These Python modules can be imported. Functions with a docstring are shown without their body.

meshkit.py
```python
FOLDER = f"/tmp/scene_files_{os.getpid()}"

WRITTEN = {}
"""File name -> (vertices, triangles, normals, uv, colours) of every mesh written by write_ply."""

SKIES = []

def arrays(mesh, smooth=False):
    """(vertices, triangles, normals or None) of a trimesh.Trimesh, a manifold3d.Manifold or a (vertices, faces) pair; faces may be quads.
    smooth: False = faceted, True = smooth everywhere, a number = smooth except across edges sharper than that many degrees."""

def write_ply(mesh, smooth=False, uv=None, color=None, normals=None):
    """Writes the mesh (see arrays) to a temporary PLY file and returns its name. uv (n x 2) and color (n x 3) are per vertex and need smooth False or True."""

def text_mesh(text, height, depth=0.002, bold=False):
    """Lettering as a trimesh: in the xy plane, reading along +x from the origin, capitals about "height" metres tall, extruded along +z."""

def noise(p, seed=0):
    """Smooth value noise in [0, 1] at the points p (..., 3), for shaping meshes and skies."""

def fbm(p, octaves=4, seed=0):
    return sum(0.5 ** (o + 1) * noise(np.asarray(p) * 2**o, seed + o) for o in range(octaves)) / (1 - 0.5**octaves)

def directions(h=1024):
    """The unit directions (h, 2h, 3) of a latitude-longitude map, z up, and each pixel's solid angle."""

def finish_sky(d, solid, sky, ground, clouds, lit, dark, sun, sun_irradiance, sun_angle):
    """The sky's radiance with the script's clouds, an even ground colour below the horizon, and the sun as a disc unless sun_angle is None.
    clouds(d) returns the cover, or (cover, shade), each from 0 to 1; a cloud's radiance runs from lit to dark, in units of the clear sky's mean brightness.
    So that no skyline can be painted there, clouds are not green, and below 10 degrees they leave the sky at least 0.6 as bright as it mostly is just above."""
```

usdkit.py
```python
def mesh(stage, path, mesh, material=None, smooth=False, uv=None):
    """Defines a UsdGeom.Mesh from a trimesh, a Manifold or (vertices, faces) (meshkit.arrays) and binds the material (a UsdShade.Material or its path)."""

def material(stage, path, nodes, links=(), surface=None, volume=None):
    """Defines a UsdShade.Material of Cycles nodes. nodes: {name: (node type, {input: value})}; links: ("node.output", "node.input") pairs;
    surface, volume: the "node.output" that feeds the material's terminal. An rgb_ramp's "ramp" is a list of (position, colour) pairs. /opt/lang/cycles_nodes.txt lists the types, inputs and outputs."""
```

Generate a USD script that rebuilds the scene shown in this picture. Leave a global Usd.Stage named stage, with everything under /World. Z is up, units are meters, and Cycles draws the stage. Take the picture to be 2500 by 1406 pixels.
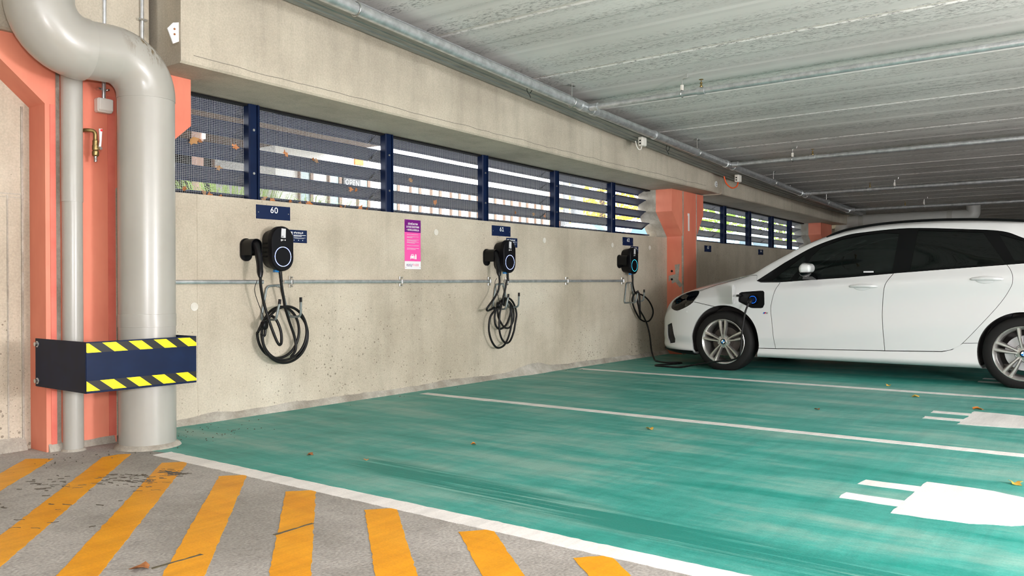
import math, random
import numpy as np
import trimesh
import manifold3d as m3
import shapely
import shapely.geometry as sg
from shapely import affinity
from scipy.interpolate import PchipInterpolator
import usdkit, meshkit
from pxr import Usd, UsdGeom, UsdLux, UsdShade, Gf, Sdf

stage = Usd.Stage.CreateInMemory()
UsdGeom.SetStageUpAxis(stage, UsdGeom.Tokens.z)
UsdGeom.SetStageMetersPerUnit(stage, 1.0)
WORLD = UsdGeom.Xform.Define(stage, '/World')
UsdGeom.Scope.Define(stage, '/World/Looks')
stage.SetDefaultPrim(WORLD.GetPrim())
random.seed(7)
RNG = np.random.default_rng(7)

# ------------------------------------------------------------------ camera
# x runs along the charger wall, y towards it, z up; the lens is 0.9 m above the floor.
EYE = (0.0, 0.0, 0.9)
YAW, PITCH, ROLL, FPX = 0.92288772, -0.00464829, -0.00298705, 2049.41
fw = np.array([math.sin(YAW), math.cos(YAW), 0]); rt = np.array([math.cos(YAW), -math.sin(YAW), 0]); up = np.array([0, 0, 1.0])
fw2, up2 = fw * math.cos(PITCH) + up * math.sin(PITCH), up * math.cos(PITCH) - fw * math.sin(PITCH)
rt3, up3 = rt * math.cos(ROLL) + up2 * math.sin(ROLL), up2 * math.cos(ROLL) - rt * math.sin(ROLL)
cam = UsdGeom.Camera.Define(stage, '/World/camera')
cam.AddTransformOp().Set(Gf.Matrix4d(*[float(v) for v in (*rt3, 0, *up3, 0, *(-fw2), 0, *EYE, 1)]))
cam.CreateHorizontalApertureAttr(36.0)
cam.CreateVerticalApertureAttr(36.0 * 1406 / 2500)
cam.CreateFocalLengthAttr(36.0 * FPX / 2500)
cam.CreateClippingRangeAttr((0.05, 500.0))
cam.CreateExposureAttr(0.0)

# ------------------------------------------------------------------ light
# daylight outside (pale hazy sky and a sun) and the photographer's flash just above the lens
sky = UsdLux.DomeLight.Define(stage, '/World/sky_light')
sky.CreateColorAttr((0.94, 0.97, 1.0)); sky.CreateIntensityAttr(3.5)
sun = UsdLux.DistantLight.Define(stage, '/World/sun_light')
sun.CreateAngleAttr(0.6); sun.CreateColorAttr((1.0, 0.93, 0.82)); sun.CreateIntensityAttr(12.0)
sun.AddRotateXYZOp().Set((58, 0, 25))
fp = np.array(EYE) + rt3 * 0.07 + up3 * 0.22
flash = UsdLux.DiskLight.Define(stage, '/World/flash_light')
flash.CreateRadiusAttr(0.05); flash.CreateColorAttr((1.0, 0.945, 0.965)); flash.CreateIntensityAttr(3300.0)
flash.AddTransformOp().Set(Gf.Matrix4d(*[float(v) for v in (*rt3, 0, *up3, 0, *(-fw2), 0, *fp, 1)]))
strobe = UsdLux.SphereLight.Define(stage, '/World/strobe_light')     # the second flash, on a stand to the right of the lens
strobe.CreateRadiusAttr(0.30); strobe.CreateColorAttr((1.0, 0.945, 0.965)); strobe.CreateIntensityAttr(215.0)
strobe.AddTranslateOp().Set(Gf.Vec3d(3.1, -2.4, 0.95))

# ------------------------------------------------------------------ helpers
USED = {}


def numbered(path):
    n = USED.get(path, -1) + 1
    USED[path] = n
    return path if n == 0 else f'{path}_{n:03d}'


def where(parent):
    return '/World' if parent is None else str(parent.GetPath()) if hasattr(parent, 'GetPath') else str(parent)


def put(prim, **kw):
    p = prim.GetPrim() if hasattr(prim, 'GetPrim') else prim
    for k, v in kw.items():
        if v:
            p.SetCustomDataByKey(k, v)
    return p


def obj(name, mesh, m, parent=None, smooth=30, **kw):
    path = numbered(f'{where(parent)}/{name}')
    return put(usdkit.mesh(stage, path, mesh, m, smooth=smooth), **kw)


def thing(name, label=None, category=None, loc=(0, 0, 0), rotz=0.0, group=None, kind=None):
    x = UsdGeom.Xform.Define(stage, numbered(f'/World/{name}'))
    x.AddTranslateOp().Set(Gf.Vec3d(*map(float, loc)))
    x.AddRotateZOp().Set(float(rotz))
    return put(x, label=label, category=category, group=group, kind=kind)


def dup(src, loc, rotz=0.0, label=None, group=None):
    was = src.GetCustomData()
    base = src.GetName()
    if base[-4:-3] == '_' and base[-3:].isdigit():
        base = base[:-4]
    r = thing(base, label or was.get('label'), was.get('category'), loc, rotz, group or was.get('group'))
    r.GetReferences().AddInternalReference(src.GetPath())
    r.SetInstanceable(True)
    return r


def cat(*ms):
    return trimesh.util.concatenate([m for m in ms if m is not None])


def box(x0, x1, y0, y1, z0, z1):
    b = trimesh.creation.box([x1 - x0, y1 - y0, z1 - z0])
    b.apply_translation([(x0 + x1) / 2, (y0 + y1) / 2, (z0 + z1) / 2])
    return b


def tri(man):
    me = man.to_mesh()
    return trimesh.Trimesh(me.vert_properties[:, :3], me.tri_verts, process=False)


def man(mesh):
    mesh.merge_vertices()
    return m3.Manifold(m3.Mesh(np.asarray(mesh.vertices, np.float32), np.asarray(mesh.faces, np.uint32)))


def bbox(x0, x1, y0, y1, z0, z1, r=0.004):
    """a box with chamfered edges"""
    pts = []
    for sx in (0, 1):
        for sy in (0, 1):
            for sz in (0, 1):
                c = np.array([x1 if sx else x0, y1 if sy else y0, z1 if sz else z0])
                d = np.array([-1 if sx else 1, -1 if sy else 1, -1 if sz else 1]) * r
                for k in range(3):
                    e = d.copy(); e[k] = 0
                    pts.append(c + e)
    return tri(m3.Manifold.hull_points(np.array(pts)))


def extrude(poly, h):
    """shapely polygon in (a, b) extruded from 0 to h along c"""
    return trimesh.creation.extrude_polygon(poly, h)


def prism_y(poly, y0, y1):
    """polygon in (x, z) extruded along y"""
    m = extrude(poly, y1 - y0)
    v = m.vertices.copy()
    m.vertices = np.c_[v[:, 0], y0 + v[:, 2], v[:, 1]]
    m.invert()
    return m


def prism_x(poly, x0, x1):
    """polygon in (y, z) extruded along x"""
    m = extrude(poly, x1 - x0)
    v = m.vertices.copy()
    m.vertices = np.c_[x0 + v[:, 2], v[:, 0], v[:, 1]]
    return m


def prism_z(poly, z0, z1):
    m = extrude(poly, z1 - z0)
    m.apply_translation([0, 0, z0])
    return m


def spline(pts, n=8, closed=False):
    """Catmull-Rom through the points"""
    p = np.asarray(pts, float)
    if len(p) < 3:
        return p
    q = np.vstack([p[-1], p, p[:2]]) if closed else np.vstack([2 * p[0] - p[1], p, 2 * p[-1] - p[-2]])
    out = []
    for i in range(len(q) - 3):
        a, b, c, d = q[i:i + 4]
        for t in np.linspace(0, 1, n, endpoint=False):
            out.append(0.5 * ((2 * b) + (c - a) * t + (2 * a - 5 * b + 4 * c - d) * t * t + (3 * b - a - 3 * c + d) * t ** 3))
    if not closed:
        out.append(q[-2])
    return np.array(out)


def tube(path, r, n=12, caps=True):
    """a round tube along the points; r a number or one per point"""
    p = np.asarray(path, float)
    r = np.broadcast_to(np.asarray(r, float), len(p))
    t = np.gradient(p, axis=0)
    t /= np.linalg.norm(t, axis=1, keepdims=True) + 1e-12
    u = np.cross(t[0], [0, 0, 1.0])
    if np.linalg.norm(u) < 1e-3:
        u = np.cross(t[0], [0, 1.0, 0])
    u /= np.linalg.norm(u)
    V, F = [], []
    ang = np.linspace(0, 2 * np.pi, n, endpoint=False)
    for i in range(len(p)):
        u = u - t[i] * (u @ t[i]); u /= np.linalg.norm(u) + 1e-12
        w = np.cross(t[i], u)
        V.append(p[i] + r[i] * (np.cos(ang)[:, None] * u + np.sin(ang)[:, None] * w))
    V = np.vstack(V)
    for i in range(len(p) - 1):
        for k in range(n):
            a, b = i * n + k, i * n + (k + 1) % n
            F += [[a, b, b + n], [a, b + n, a + n]]
    if caps:
        V = np.vstack([V, p[0], p[-1]])
        c0, c1, e = len(V) - 2, len(V) - 1, (len(p) - 1) * n
        for k in range(n):
            F += [[c0, (k + 1) % n, k], [c1, e + k, e + (k + 1) % n]]
    return trimesh.Trimesh(V, F, process=False)


def fillet(pts, rad, n=6):
    """polyline with its corners rounded"""
    p = [np.asarray(q, float) for q in pts]
    out = [p[0]]
    for i in range(1, len(p) - 1):
        a, b, c = p[i - 1], p[i], p[i + 1]
        u, v = (a - b) / np.linalg.norm(a - b), (c - b) / np.linalg.norm(c - b)
        d = min(rad, 0.48 * np.linalg.norm(a - b), 0.48 * np.linalg.norm(c - b))
        for s in np.linspace(0, 1, n + 1):
            out.append((1 - s) ** 2 * (b + u * d) + 2 * s * (1 - s) * b + s * s * (b + v * d))
    out.append(p[-1])
    return np.array(out)


def lathe(prof, n=24, axis='z'):
    """profile of (radius, height), turned about the axis"""
    m = trimesh.creation.revolve(np.asarray(prof, float), sections=n)
    v = m.vertices.copy()
    if axis == 'x':
        m.vertices = np.c_[v[:, 2], v[:, 0], v[:, 1]]
    elif axis == 'y':
        m.vertices = np.c_[v[:, 1], v[:, 2], v[:, 0]]
    return m


def rod(a, b, r, n=10):
    return tube([a, b], r, n)


def rrect(w, h, r, n=6):
    return sg.box(-w / 2 + r, -h / 2 + r, w / 2 - r, h / 2 - r).buffer(r, quad_segs=n)


def wall_text(text, x, z, height, y, depth=0.001, bold=True, squeeze=1.0, centre=False):
    """lettering on a wall that faces -y"""
    t = meshkit.text_mesh(text, height, depth, bold)
    v = t.vertices.copy()
    if centre:
        v[:, 0] -= (v[:, 0].min() + v[:, 0].max()) / 2
    t.vertices = np.c_[x + v[:, 0] * squeeze, y - v[:, 2], z + v[:, 1]]
    return t


# ------------------------------------------------------------------ materials
LK = '/World/Looks/'


def plain(name, col, rough=0.5, metal=0.0, **kw):
    return usdkit.material(stage, LK + name, {'p': ('principled_bsdf', {'base_color': col, 'roughness': rough, 'metallic': metal, **kw})}, [], surface='p.BSDF')


def varied(name, c1, c2, scale=8.0, rough=0.5, metal=0.0, bump=0.0, stretch=(1, 1, 1), lo=0.35, hi=0.65, detail=6, **kw):
    """two tones mixed by noise in world space"""
    nodes = {'g': ('geometry', {}), 'm': ('mapping', {'scale': stretch}), 'n': ('noise_texture', {'scale': scale, 'detail': detail, 'roughness': 0.6}),
             'r': ('rgb_ramp', {'ramp': [(0, c1), (lo, c1), (hi, c2), (1, c2)]}), 'p': ('principled_bsdf', {'roughness': rough, 'metallic': metal, **kw})}
    links = [('g.position', 'm.vector'), ('m.vector', 'n.vector'), ('n.fac', 'r.fac'), ('r.color', 'p.base_color')]
    if bump:
        nodes['b'] = ('bump', {'strength': bump, 'distance': 0.004})
        links += [('n.fac', 'b.height'), ('b.normal', 'p.normal')]
    return usdkit.material(stage, LK + name, nodes, links, surface='p.BSDF')


def concrete(name, c1, c2, c3, pores=0.5, streak=(5, 5, 0.5), streak_amt=0.35, pore_scale=26.0, bump=0.25, low=0.0, grain=0.17, big=0.9, rough=0.85):
    """cast concrete: clouds of two tones, streaks, small dark air holes"""
    N = {'g': ('geometry', {}), 'nb': ('noise_texture', {'scale': big, 'detail': 5, 'roughness': 0.62}),
         'rb': ('rgb_ramp', {'ramp': [(0, c1), (0.38, c1), (0.55, c2), (0.72, c3), (1, c3)]}),
         'ms': ('mapping', {'scale': streak}), 'ns': ('noise_texture', {'scale': 1.0, 'detail': 7, 'roughness': 0.66}),
         'rs': ('rgb_ramp', {'ramp': [(0, (0.55, 0.55, 0.55)), (0.36, (0.8, 0.8, 0.8)), (0.52, (1, 1, 1)), (1, (1.1, 1.1, 1.1))]}),
         'mx': ('mix', {'mix_type': 'multiply', 'fac': streak_amt}),
         'v': ('voronoi_texture', {'scale': pore_scale, 'feature': 'f1', 'randomness': 1.0}),
         'nm': ('noise_texture', {'scale': 1.3, 'detail': 3}), 'rm': ('map_range', {'from_min': 0.42, 'from_max': 0.72, 'to_min': 0.0, 'to_max': 0.13, 'clamp': True}),
         'lt': ('math', {'math_type': 'less_than'}),
         'v2': ('voronoi_texture', {'scale': pore_scale * 2.3, 'feature': 'f1', 'randomness': 1.0}), 'lt2': ('math', {'math_type': 'less_than'}), 'mxp': ('math', {'math_type': 'maximum'}),
         'sz': ('separate_xyz', {}), 'rz': ('map_range', {'from_min': 1.15, 'from_max': 0.15, 'to_min': 0.0, 'to_max': low, 'clamp': True}), 'ad': ('math', {'math_type': 'add'}),
         'pm': ('math', {'math_type': 'multiply', 'value2': pores}),
         'mp': ('mix', {'mix_type': 'multiply', 'color2': (0.34, 0.32, 0.3)}),
         'nf': ('noise_texture', {'scale': 90, 'detail': 4}), 'rf': ('rgb_ramp', {'ramp': [(0.2, (1 - grain,) * 3), (0.8, (1 + grain,) * 3)]}),
         'mf': ('mix', {'mix_type': 'multiply', 'fac': 0.8}),
         'b': ('bump', {'strength': bump, 'distance': 0.004}), 'p': ('principled_bsdf', {'roughness': rough, 'specular_ior_level': 0.25})}
    L = [('g.position', 'nb.vector'), ('nb.fac', 'rb.fac'), ('g.position', 'ms.vector'), ('ms.vector', 'ns.vector'), ('ns.fac', 'rs.fac'),
         ('rb.color', 'mx.color1'), ('rs.color', 'mx.color2'), ('g.position', 'v.vector'), ('g.position', 'nm.vector'), ('nm.fac', 'rm.value'),
         ('v.distance', 'lt.value1'), ('g.position', 'sz.vector'), ('sz.z', 'rz.value'), ('rm.result', 'ad.value1'), ('rz.result', 'ad.value2'), ('ad.value', 'lt.value2'), ('g.position', 'v2.vector'), ('v2.distance', 'lt2.value1'), ('ad.value', 'lt2.value2'), ('lt.value', 'mxp.value1'), ('lt2.value', 'mxp.value2'), ('mxp.value', 'pm.value1'), ('pm.value', 'mp.fac'), ('mx.color', 'mp.color1'),
         ('g.position', 'nf.vector'), ('nf.fac', 'rf.fac'), ('mp.color', 'mf.color1'), ('rf.color', 'mf.color2'), ('mf.color', 'p.base_color'),
         ('nf.fac', 'b.height'), ('b.normal', 'p.normal')]
    return usdkit.material(stage, LK + name, N, L, surface='p.BSDF')


M = {}
M['wall'] = concrete('wall_concrete', (0.42, 0.365, 0.28), (0.53, 0.47, 0.37), (0.60, 0.545, 0.44), pores=0.7, streak=(4.5, 4.5, 0.4), streak_amt=0.5, pore_scale=24, low=0.10)
M['beam'] = concrete('beam_concrete', (0.40, 0.355, 0.28), (0.50, 0.45, 0.355), (0.56, 0.51, 0.41), pores=0.35, streak=(7, 7, 0.8), streak_amt=0.5, pore_scale=30)
M['mortar'] = varied('joint_mortar', (0.62, 0.59, 0.53), (0.74, 0.72, 0.66), 14, 0.9)
M['rough'] = concrete('rough_concrete', (0.30, 0.27, 0.22), (0.42, 0.39, 0.33), (0.55, 0.52, 0.46), pores=0.9, streak=(9, 9, 9), streak_amt=0.7, pore_scale=60, big=4.0, bump=0.8)
M['plaster_dab'] = varied('pale_filler', (0.62, 0.58, 0.50), (0.70, 0.67, 0.60), 20, 0.9)
M['salmon'] = varied('salmon_paint', (0.66, 0.165, 0.10), (0.80, 0.275, 0.17), 2.2, 0.55, bump=0.15, stretch=(1, 1, 0.45), lo=0.3, hi=0.7)
M['red_edge'] = varied('red_paint', (0.60, 0.12, 0.08), (0.70, 0.18, 0.12), 5, 0.55)
M['cream_pipe'] = varied('cream_pipe_paint', (0.345, 0.335, 0.295), (0.38, 0.37, 0.33), 1.5, 0.32, coat_weight=0.15, coat_roughness=0.2)
M['pipe_grey'] = varied('grey_pipe_paint', (0.40, 0.40, 0.37), (0.46, 0.46, 0.43), 2, 0.4)
M['liner'] = plain('wheel_liner', (0.05, 0.045, 0.04), 0.8)
M['navy'] = varied('navy_steel_paint', (0.001, 0.004, 0.017), (0.002, 0.007, 0.028), 9, 0.5, specular_ior_level=0.2)
M['navy_post'] = varied('navy_post_paint', (0.0008, 0.007, 0.034), (0.0018, 0.011, 0.046), 9, 0.45, specular_ior_level=0.22)
M['slat'] = varied('louvre_slat_paint', (0.0035, 0.011, 0.045), (0.012, 0.022, 0.058), 5, 0.42, stretch=(0.4, 4, 4))
M['galv'] = varied('galvanised_steel', (0.50, 0.52, 0.53), (0.72, 0.74, 0.75), 18, 0.34, 0.75, stretch=(1, 1, 1))
M['galv_dark'] = varied('weathered_zinc', (0.24, 0.26, 0.25), (0.38, 0.40, 0.385), 7, 0.5, 0.55, stretch=(0.5, 8, 8))
M['wire'] = plain('mesh_wire', (0.42, 0.43, 0.42), 0.5, 0.3)
M['steel'] = plain('bright_steel', (0.68, 0.68, 0.66), 0.28, 1.0)
M['white_plastic'] = plain('white_plastic', (0.74, 0.71, 0.64), 0.45)
M['black_plastic'] = plain('black_plastic', (0.004, 0.004, 0.0045), 0.42, specular_ior_level=0.22)
M['black_matt'] = plain('black_matt', (0.006, 0.006, 0.006), 0.7, specular_ior_level=0.2)
M['black_gloss'] = plain('black_gloss', (0.002, 0.002, 0.0025), 0.12, specular_ior_level=0.25)
M['rubber'] = plain('cable_rubber', (0.006, 0.006, 0.006), 0.45, specular_ior_level=0.3)
M['hook_grey'] = plain('hook_paint', (0.20, 0.23, 0.225), 0.4, 0.3)
M['yellow_tape'] = plain('yellow_tape', (0.83, 0.62, 0.0), 0.4)
M['black_tape'] = plain('black_tape', (0.006, 0.006, 0.006), 0.4)
M['white_print'] = plain('white_print', (0.82, 0.82, 0.80), 0.5)
M['sign_navy'] = plain('sign_navy', (0.001, 0.011, 0.055), 0.5, specular_ior_level=0.3)
M['brass'] = plain('old_brass', (0.33, 0.24, 0.10), 0.4, 0.9)
M['red_plastic'] = plain('red_plastic', (0.75, 0.02, 0.03), 0.4)
M['orange_cable'] = plain('orange_cable', (0.85, 0.11, 0.02), 0.45)

# ------------------------------------------------------------------ setting: floor
Y0 = 4.92      # face of the charger wall
M['floor'] = concrete('floor_concrete', (0.29, 0.277, 0.25), (0.39, 0.375, 0.345), (0.45, 0.435, 0.40), pores=0.35, streak=(14, 14, 14), streak_amt=0.6, pore_scale=12, big=1.3, bump=0.5, grain=0.42)


def worn_paint(name, c1, c2, dust, under, wear=0.0, skids=False, rough=0.5):
    N = {'g': ('geometry', {}),
         'm': ('mapping', {'scale': (2.6, 0.55, 1), 'rotation': (0, 0, 0.35)}), 'n': ('noise_texture', {'scale': 1.5, 'detail': 8, 'roughness': 0.68}),
         'r': ('rgb_ramp', {'ramp': [(0, c1), (0.34, c1), (0.47, c2), (0.63, dust), (1, dust)]}),
         'm2': ('mapping', {'scale': (0.5, 4.5, 1), 'rotation': (0, 0, 0.15)}), 'n2': ('noise_texture', {'scale': 2.6, 'detail': 7, 'roughness': 0.7}),
         'r2': ('rgb_ramp', {'ramp': [(0, (0.6, 0.6, 0.6)), (0.38, (0.85, 0.85, 0.85)), (0.6, (1.06, 1.06, 1.06)), (1, (1.12, 1.12, 1.12))]}),
         'mx': ('mix', {'mix_type': 'multiply', 'fac': 0.75}),
         'nf': ('noise_texture', {'scale': 130, 'detail': 3}), 'rf': ('rgb_ramp', {'ramp': [(0, (0.8, 0.8, 0.8)), (1, (1.2, 1.2, 1.2))]}),
         'mf': ('mix', {'mix_type': 'multiply', 'fac': 0.8}),
         'nw': ('noise_texture', {'scale': 7, 'detail': 9, 'roughness': 0.75}), 'rw': ('map_range', {'from_min': 0.66 - wear, 'from_max': 0.72 - wear, 'clamp': True}),
         'mw': ('mix', {'color2': under}),
         'b': ('bump', {'strength': 0.25, 'distance': 0.003}),
         'p': ('principled_bsdf', {'roughness': rough, 'specular_ior_level': 0.35})}
    L = [('g.position', 'm.vector'), ('m.vector', 'n.vector'), ('n.fac', 'r.fac'), ('g.position', 'm2.vector'), ('m2.vector', 'n2.vector'), ('n2.fac', 'r2.fac'),
         ('r.color', 'mx.color1'), ('r2.color', 'mx.color2'), ('g.position', 'nf.vector'), ('nf.fac', 'rf.fac'), ('rf.color', 'mf.color2'),
         ('g.position', 'nw.vector'), ('nw.fac', 'rw.value'), ('rw.result', 'mw.fac'), ('mf.color', 'mw.color1'), ('mw.color', 'p.base_color'), ('nf.fac', 'b.height'), ('b.normal', 'p.normal')]
    if skids:   # a broad swath where turning tyres have rubbed the dust off, in fine lines
        N |= {'sx': ('separate_xyz', {}), 'd': ('math', {'math_type': 'multiply_add', 'value2': -0.10, 'value3': -2.62}), 'a': ('math', {'math_type': 'add'}),
              'ab': ('math', {'math_type': 'absolute'}), 'rr': ('map_range', {'from_min': 0.17, 'from_max': 0.09, 'clamp': True}),
              'ms': ('mapping', {'scale': (30, 0.9, 1), 'rotation': (0, 0, -0.08)}), 'nn': ('noise_texture', {'scale': 1.0, 'detail': 4, 'roughness': 0.6}), 'rn': ('map_range', {'from_min': 0.36, 'from_max': 0.50, 'clamp': True}),
              'ry': ('map_range', {'from_min': 3.35, 'from_max': 3.1, 'clamp': True}), 'q1': ('math', {'math_type': 'multiply'}), 'q2': ('math', {'math_type': 'multiply'}), 'q3': ('math', {'math_type': 'multiply', 'value2': 0.95}),
              'sk': ('mix', {'color2': tuple(0.8 * np.array(c1))})}
        L += [('g.position', 'sx.vector'), ('sx.y', 'd.value1'), ('d.value', 'a.value1'), ('sx.x', 'a.value2'), ('a.value', 'ab.value1'), ('ab.value', 'rr.value'),
              ('g.position', 'ms.vector'), ('ms.vector', 'nn.vector'), ('nn.fac', 'rn.value'), ('rr.result', 'q1.value1'), ('rn.result', 'q1.value2'),
              ('sx.y', 'ry.value'), ('q1.value', 'q2.value1'), ('ry.result', 'q2.value2'), ('q2.value', 'q3.value1'), ('q3.value', 'sk.fac'),
              ('mx.color', 'sk.color1'), ('sk.color', 'mf.color1')]
    else:
        L += [('mx.color', 'mf.color1')]
    return usdkit.material(stage, LK + name, N, L, surface='p.BSDF')


M['teal'] = worn_paint('teal_bay_paint', (0.010, 0.255, 0.205), (0.055, 0.335, 0.28), (0.20, 0.41, 0.345), (0.16, 0.35, 0.29), 0.0, True)
M['line_white'] = worn_paint('white_line_paint', (0.74, 0.73, 0.70), (0.80, 0.79, 0.76), (0.84, 0.83, 0.80), (0.45, 0.47, 0.43), -0.03)
M['hatch'] = worn_paint('yellow_line_paint', (0.66, 0.26, 0.004), (0.74, 0.315, 0.005), (0.78, 0.35, 0.012), (0.38, 0.27, 0.12), -0.02)

floor = obj('floor', box(-12, 30, -11.2, 5.2, -0.2, 0.0), M['floor'], kind='structure', label='grey concrete garage floor with teal painted parking bays')
rng = np.random.default_rng(3)


def wobble(poly, step=0.05, amp=0.002):
    """hand-painted edge: the outline subdivided and shaken a little"""
    r = np.asarray(poly.exterior.segmentize(step).coords)[:-1]
    return sg.Polygon(r + rng.normal(0, amp, r.shape)).buffer(0)


def flat(name, poly, z, m, parent=None, **kw):
    return obj(name, prism_z(poly, 0.0002, z), m, parent, smooth=False, **kw)


teal_poly = sg.Polygon([(2.47, -0.16), (2.47, 4.2), (2.44, 4.36), (2.52, 4.62), (2.80, 4.90), (10.07, 4.905), (10.07, -0.16)])
flat('bay_paint', teal_poly, 0.0010, M['teal'], floor, label='teal paint of the charging bays')
flat('bay_line', wobble(sg.box(2.39, -0.16, 2.495, 4.20), 0.03, 0.0018), 0.0018, M['line_white'], floor, label='wide white line between hatching and teal paint')
for x0, x1, y1 in ((5.03, 5.125, 4.76), (7.47, 7.585, 4.80), (9.98, 10.08, 4.8)):
    flat('bay_line', wobble(sg.box(x0, -0.16, x1, y1), 0.1, 0.003), 0.0018, M['line_white'], floor)
# yellow hatching on the grey strip beside the bays
d = np.array([0.735, 0.86]); nrm = np.array([d[1], -d[0]])
for k in range(12):
    top = np.array([2.36, 4.43 - 0.495 * k])
    if k == 0:
        top = np.array([2.29, 4.36])
    a, b = top - nrm * 0.056, top + nrm * 0.056
    e = 2.7
    q = sg.Polygon([a, b, b - d * e, a - d * e])
    q = q.intersection(sg.box(0.4, -1.2, 2.395, 4.36 if k < 1 else 4.5))
    flat('hatch_stripe', wobble(q, 0.03, 0.0016), 0.0014, M['hatch'], floor)
q = sg.Polygon([(1.945, 4.64), (2.035, 4.53), (1.3, 3.70), (1.22, 3.80)])
flat('hatch_stripe', wobble(q, 0.03, 0.0016), 0.0014, M['hatch'], floor)


SEAMS = (((1.885, 2.501), (2.065, 2.507)), ((1.43, 2.519), (1.605, 2.516)))
M['seam'] = plain('floor_seam', (0.10, 0.085, 0.05), 0.9)
for (ax, ay), (bx, by) in SEAMS:
    v_ = np.array([bx - ax, by - ay]); v_ /= np.linalg.norm(v_); n_ = np.array([-v_[1], v_[0]]) * 0.007
    flat('floor_seam', wobble(sg.Polygon([np.array([ax, ay]) - n_, np.array([bx, by]) - n_, np.array([bx, by]) + n_, np.array([ax, ay]) + n_]), 0.02, 0.0015), 0.0019, M['seam'], floor)


def plug_mark(cx, cy):
    prong = [sg.box(-0.205, 0.0, -0.095, 0.23), sg.box(0.095, 0.0, 0.205, 0.23)]
    dome = [(-0.325, 0), (0.325, 0), (0.325, -0.12), (0.305, -0.27), (0.25, -0.40), (0.16, -0.50), (0.06, -0.55), (-0.06, -0.55), (-0.16, -0.50), (-0.25, -0.40), (-0.305, -0.27), (-0.325, -0.12)]
    cord = sg.box(-0.04, -0.80, 0.04, -0.54)
    u = shapely.union_all([*prong, sg.Polygon(dome), cord])
    return affinity.translate(wobble(u, 0.08, 0.003), cx, cy)


flat('plug_symbol', plug_mark(3.83, 0.80), 0.0018, M['line_white'], floor, label='white plug symbol in the nearer empty bay')
flat('plug_symbol', plug_mark(6.29, 0.965), 0.0018, M['line_white'], floor, label='white plug symbol in the second bay')
flat('plug_symbol', plug_mark(8.80, 1.0), 0.0018, M['line_white'], floor, label='white plug symbol under the car')

# ------------------------------------------------------------------ setting: walls


def sag(xs, zs):
    xs, zs = np.asarray(xs, float), np.asarray(zs, float)
    return lambda x: float(np.interp(x, xs, zs))


beam_z = sag([-12, 2.70, 4.47, 7.26, 10.10, 15.5, 30], [2.22, 2.178, 2.148, 2.100, 2.072, 1.992, 1.9])
ceil_z = sag([-12, 0.0, 3.66, 6.49, 10.09, 12.9, 15.37, 20, 30], [3.75, 3.05, 2.825, 2.643, 2.468, 2.345, 2.262, 2.16, 2.1])


def fin_x(x0, x1, z, y=Y0):
    return cat(box(x0, x1, y - 0.003, y + 0.01, z - 0.004, z + 0.002), box(x0, x1, y - 0.002, y + 0.01, z - 0.022, z - 0.018))


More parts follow.
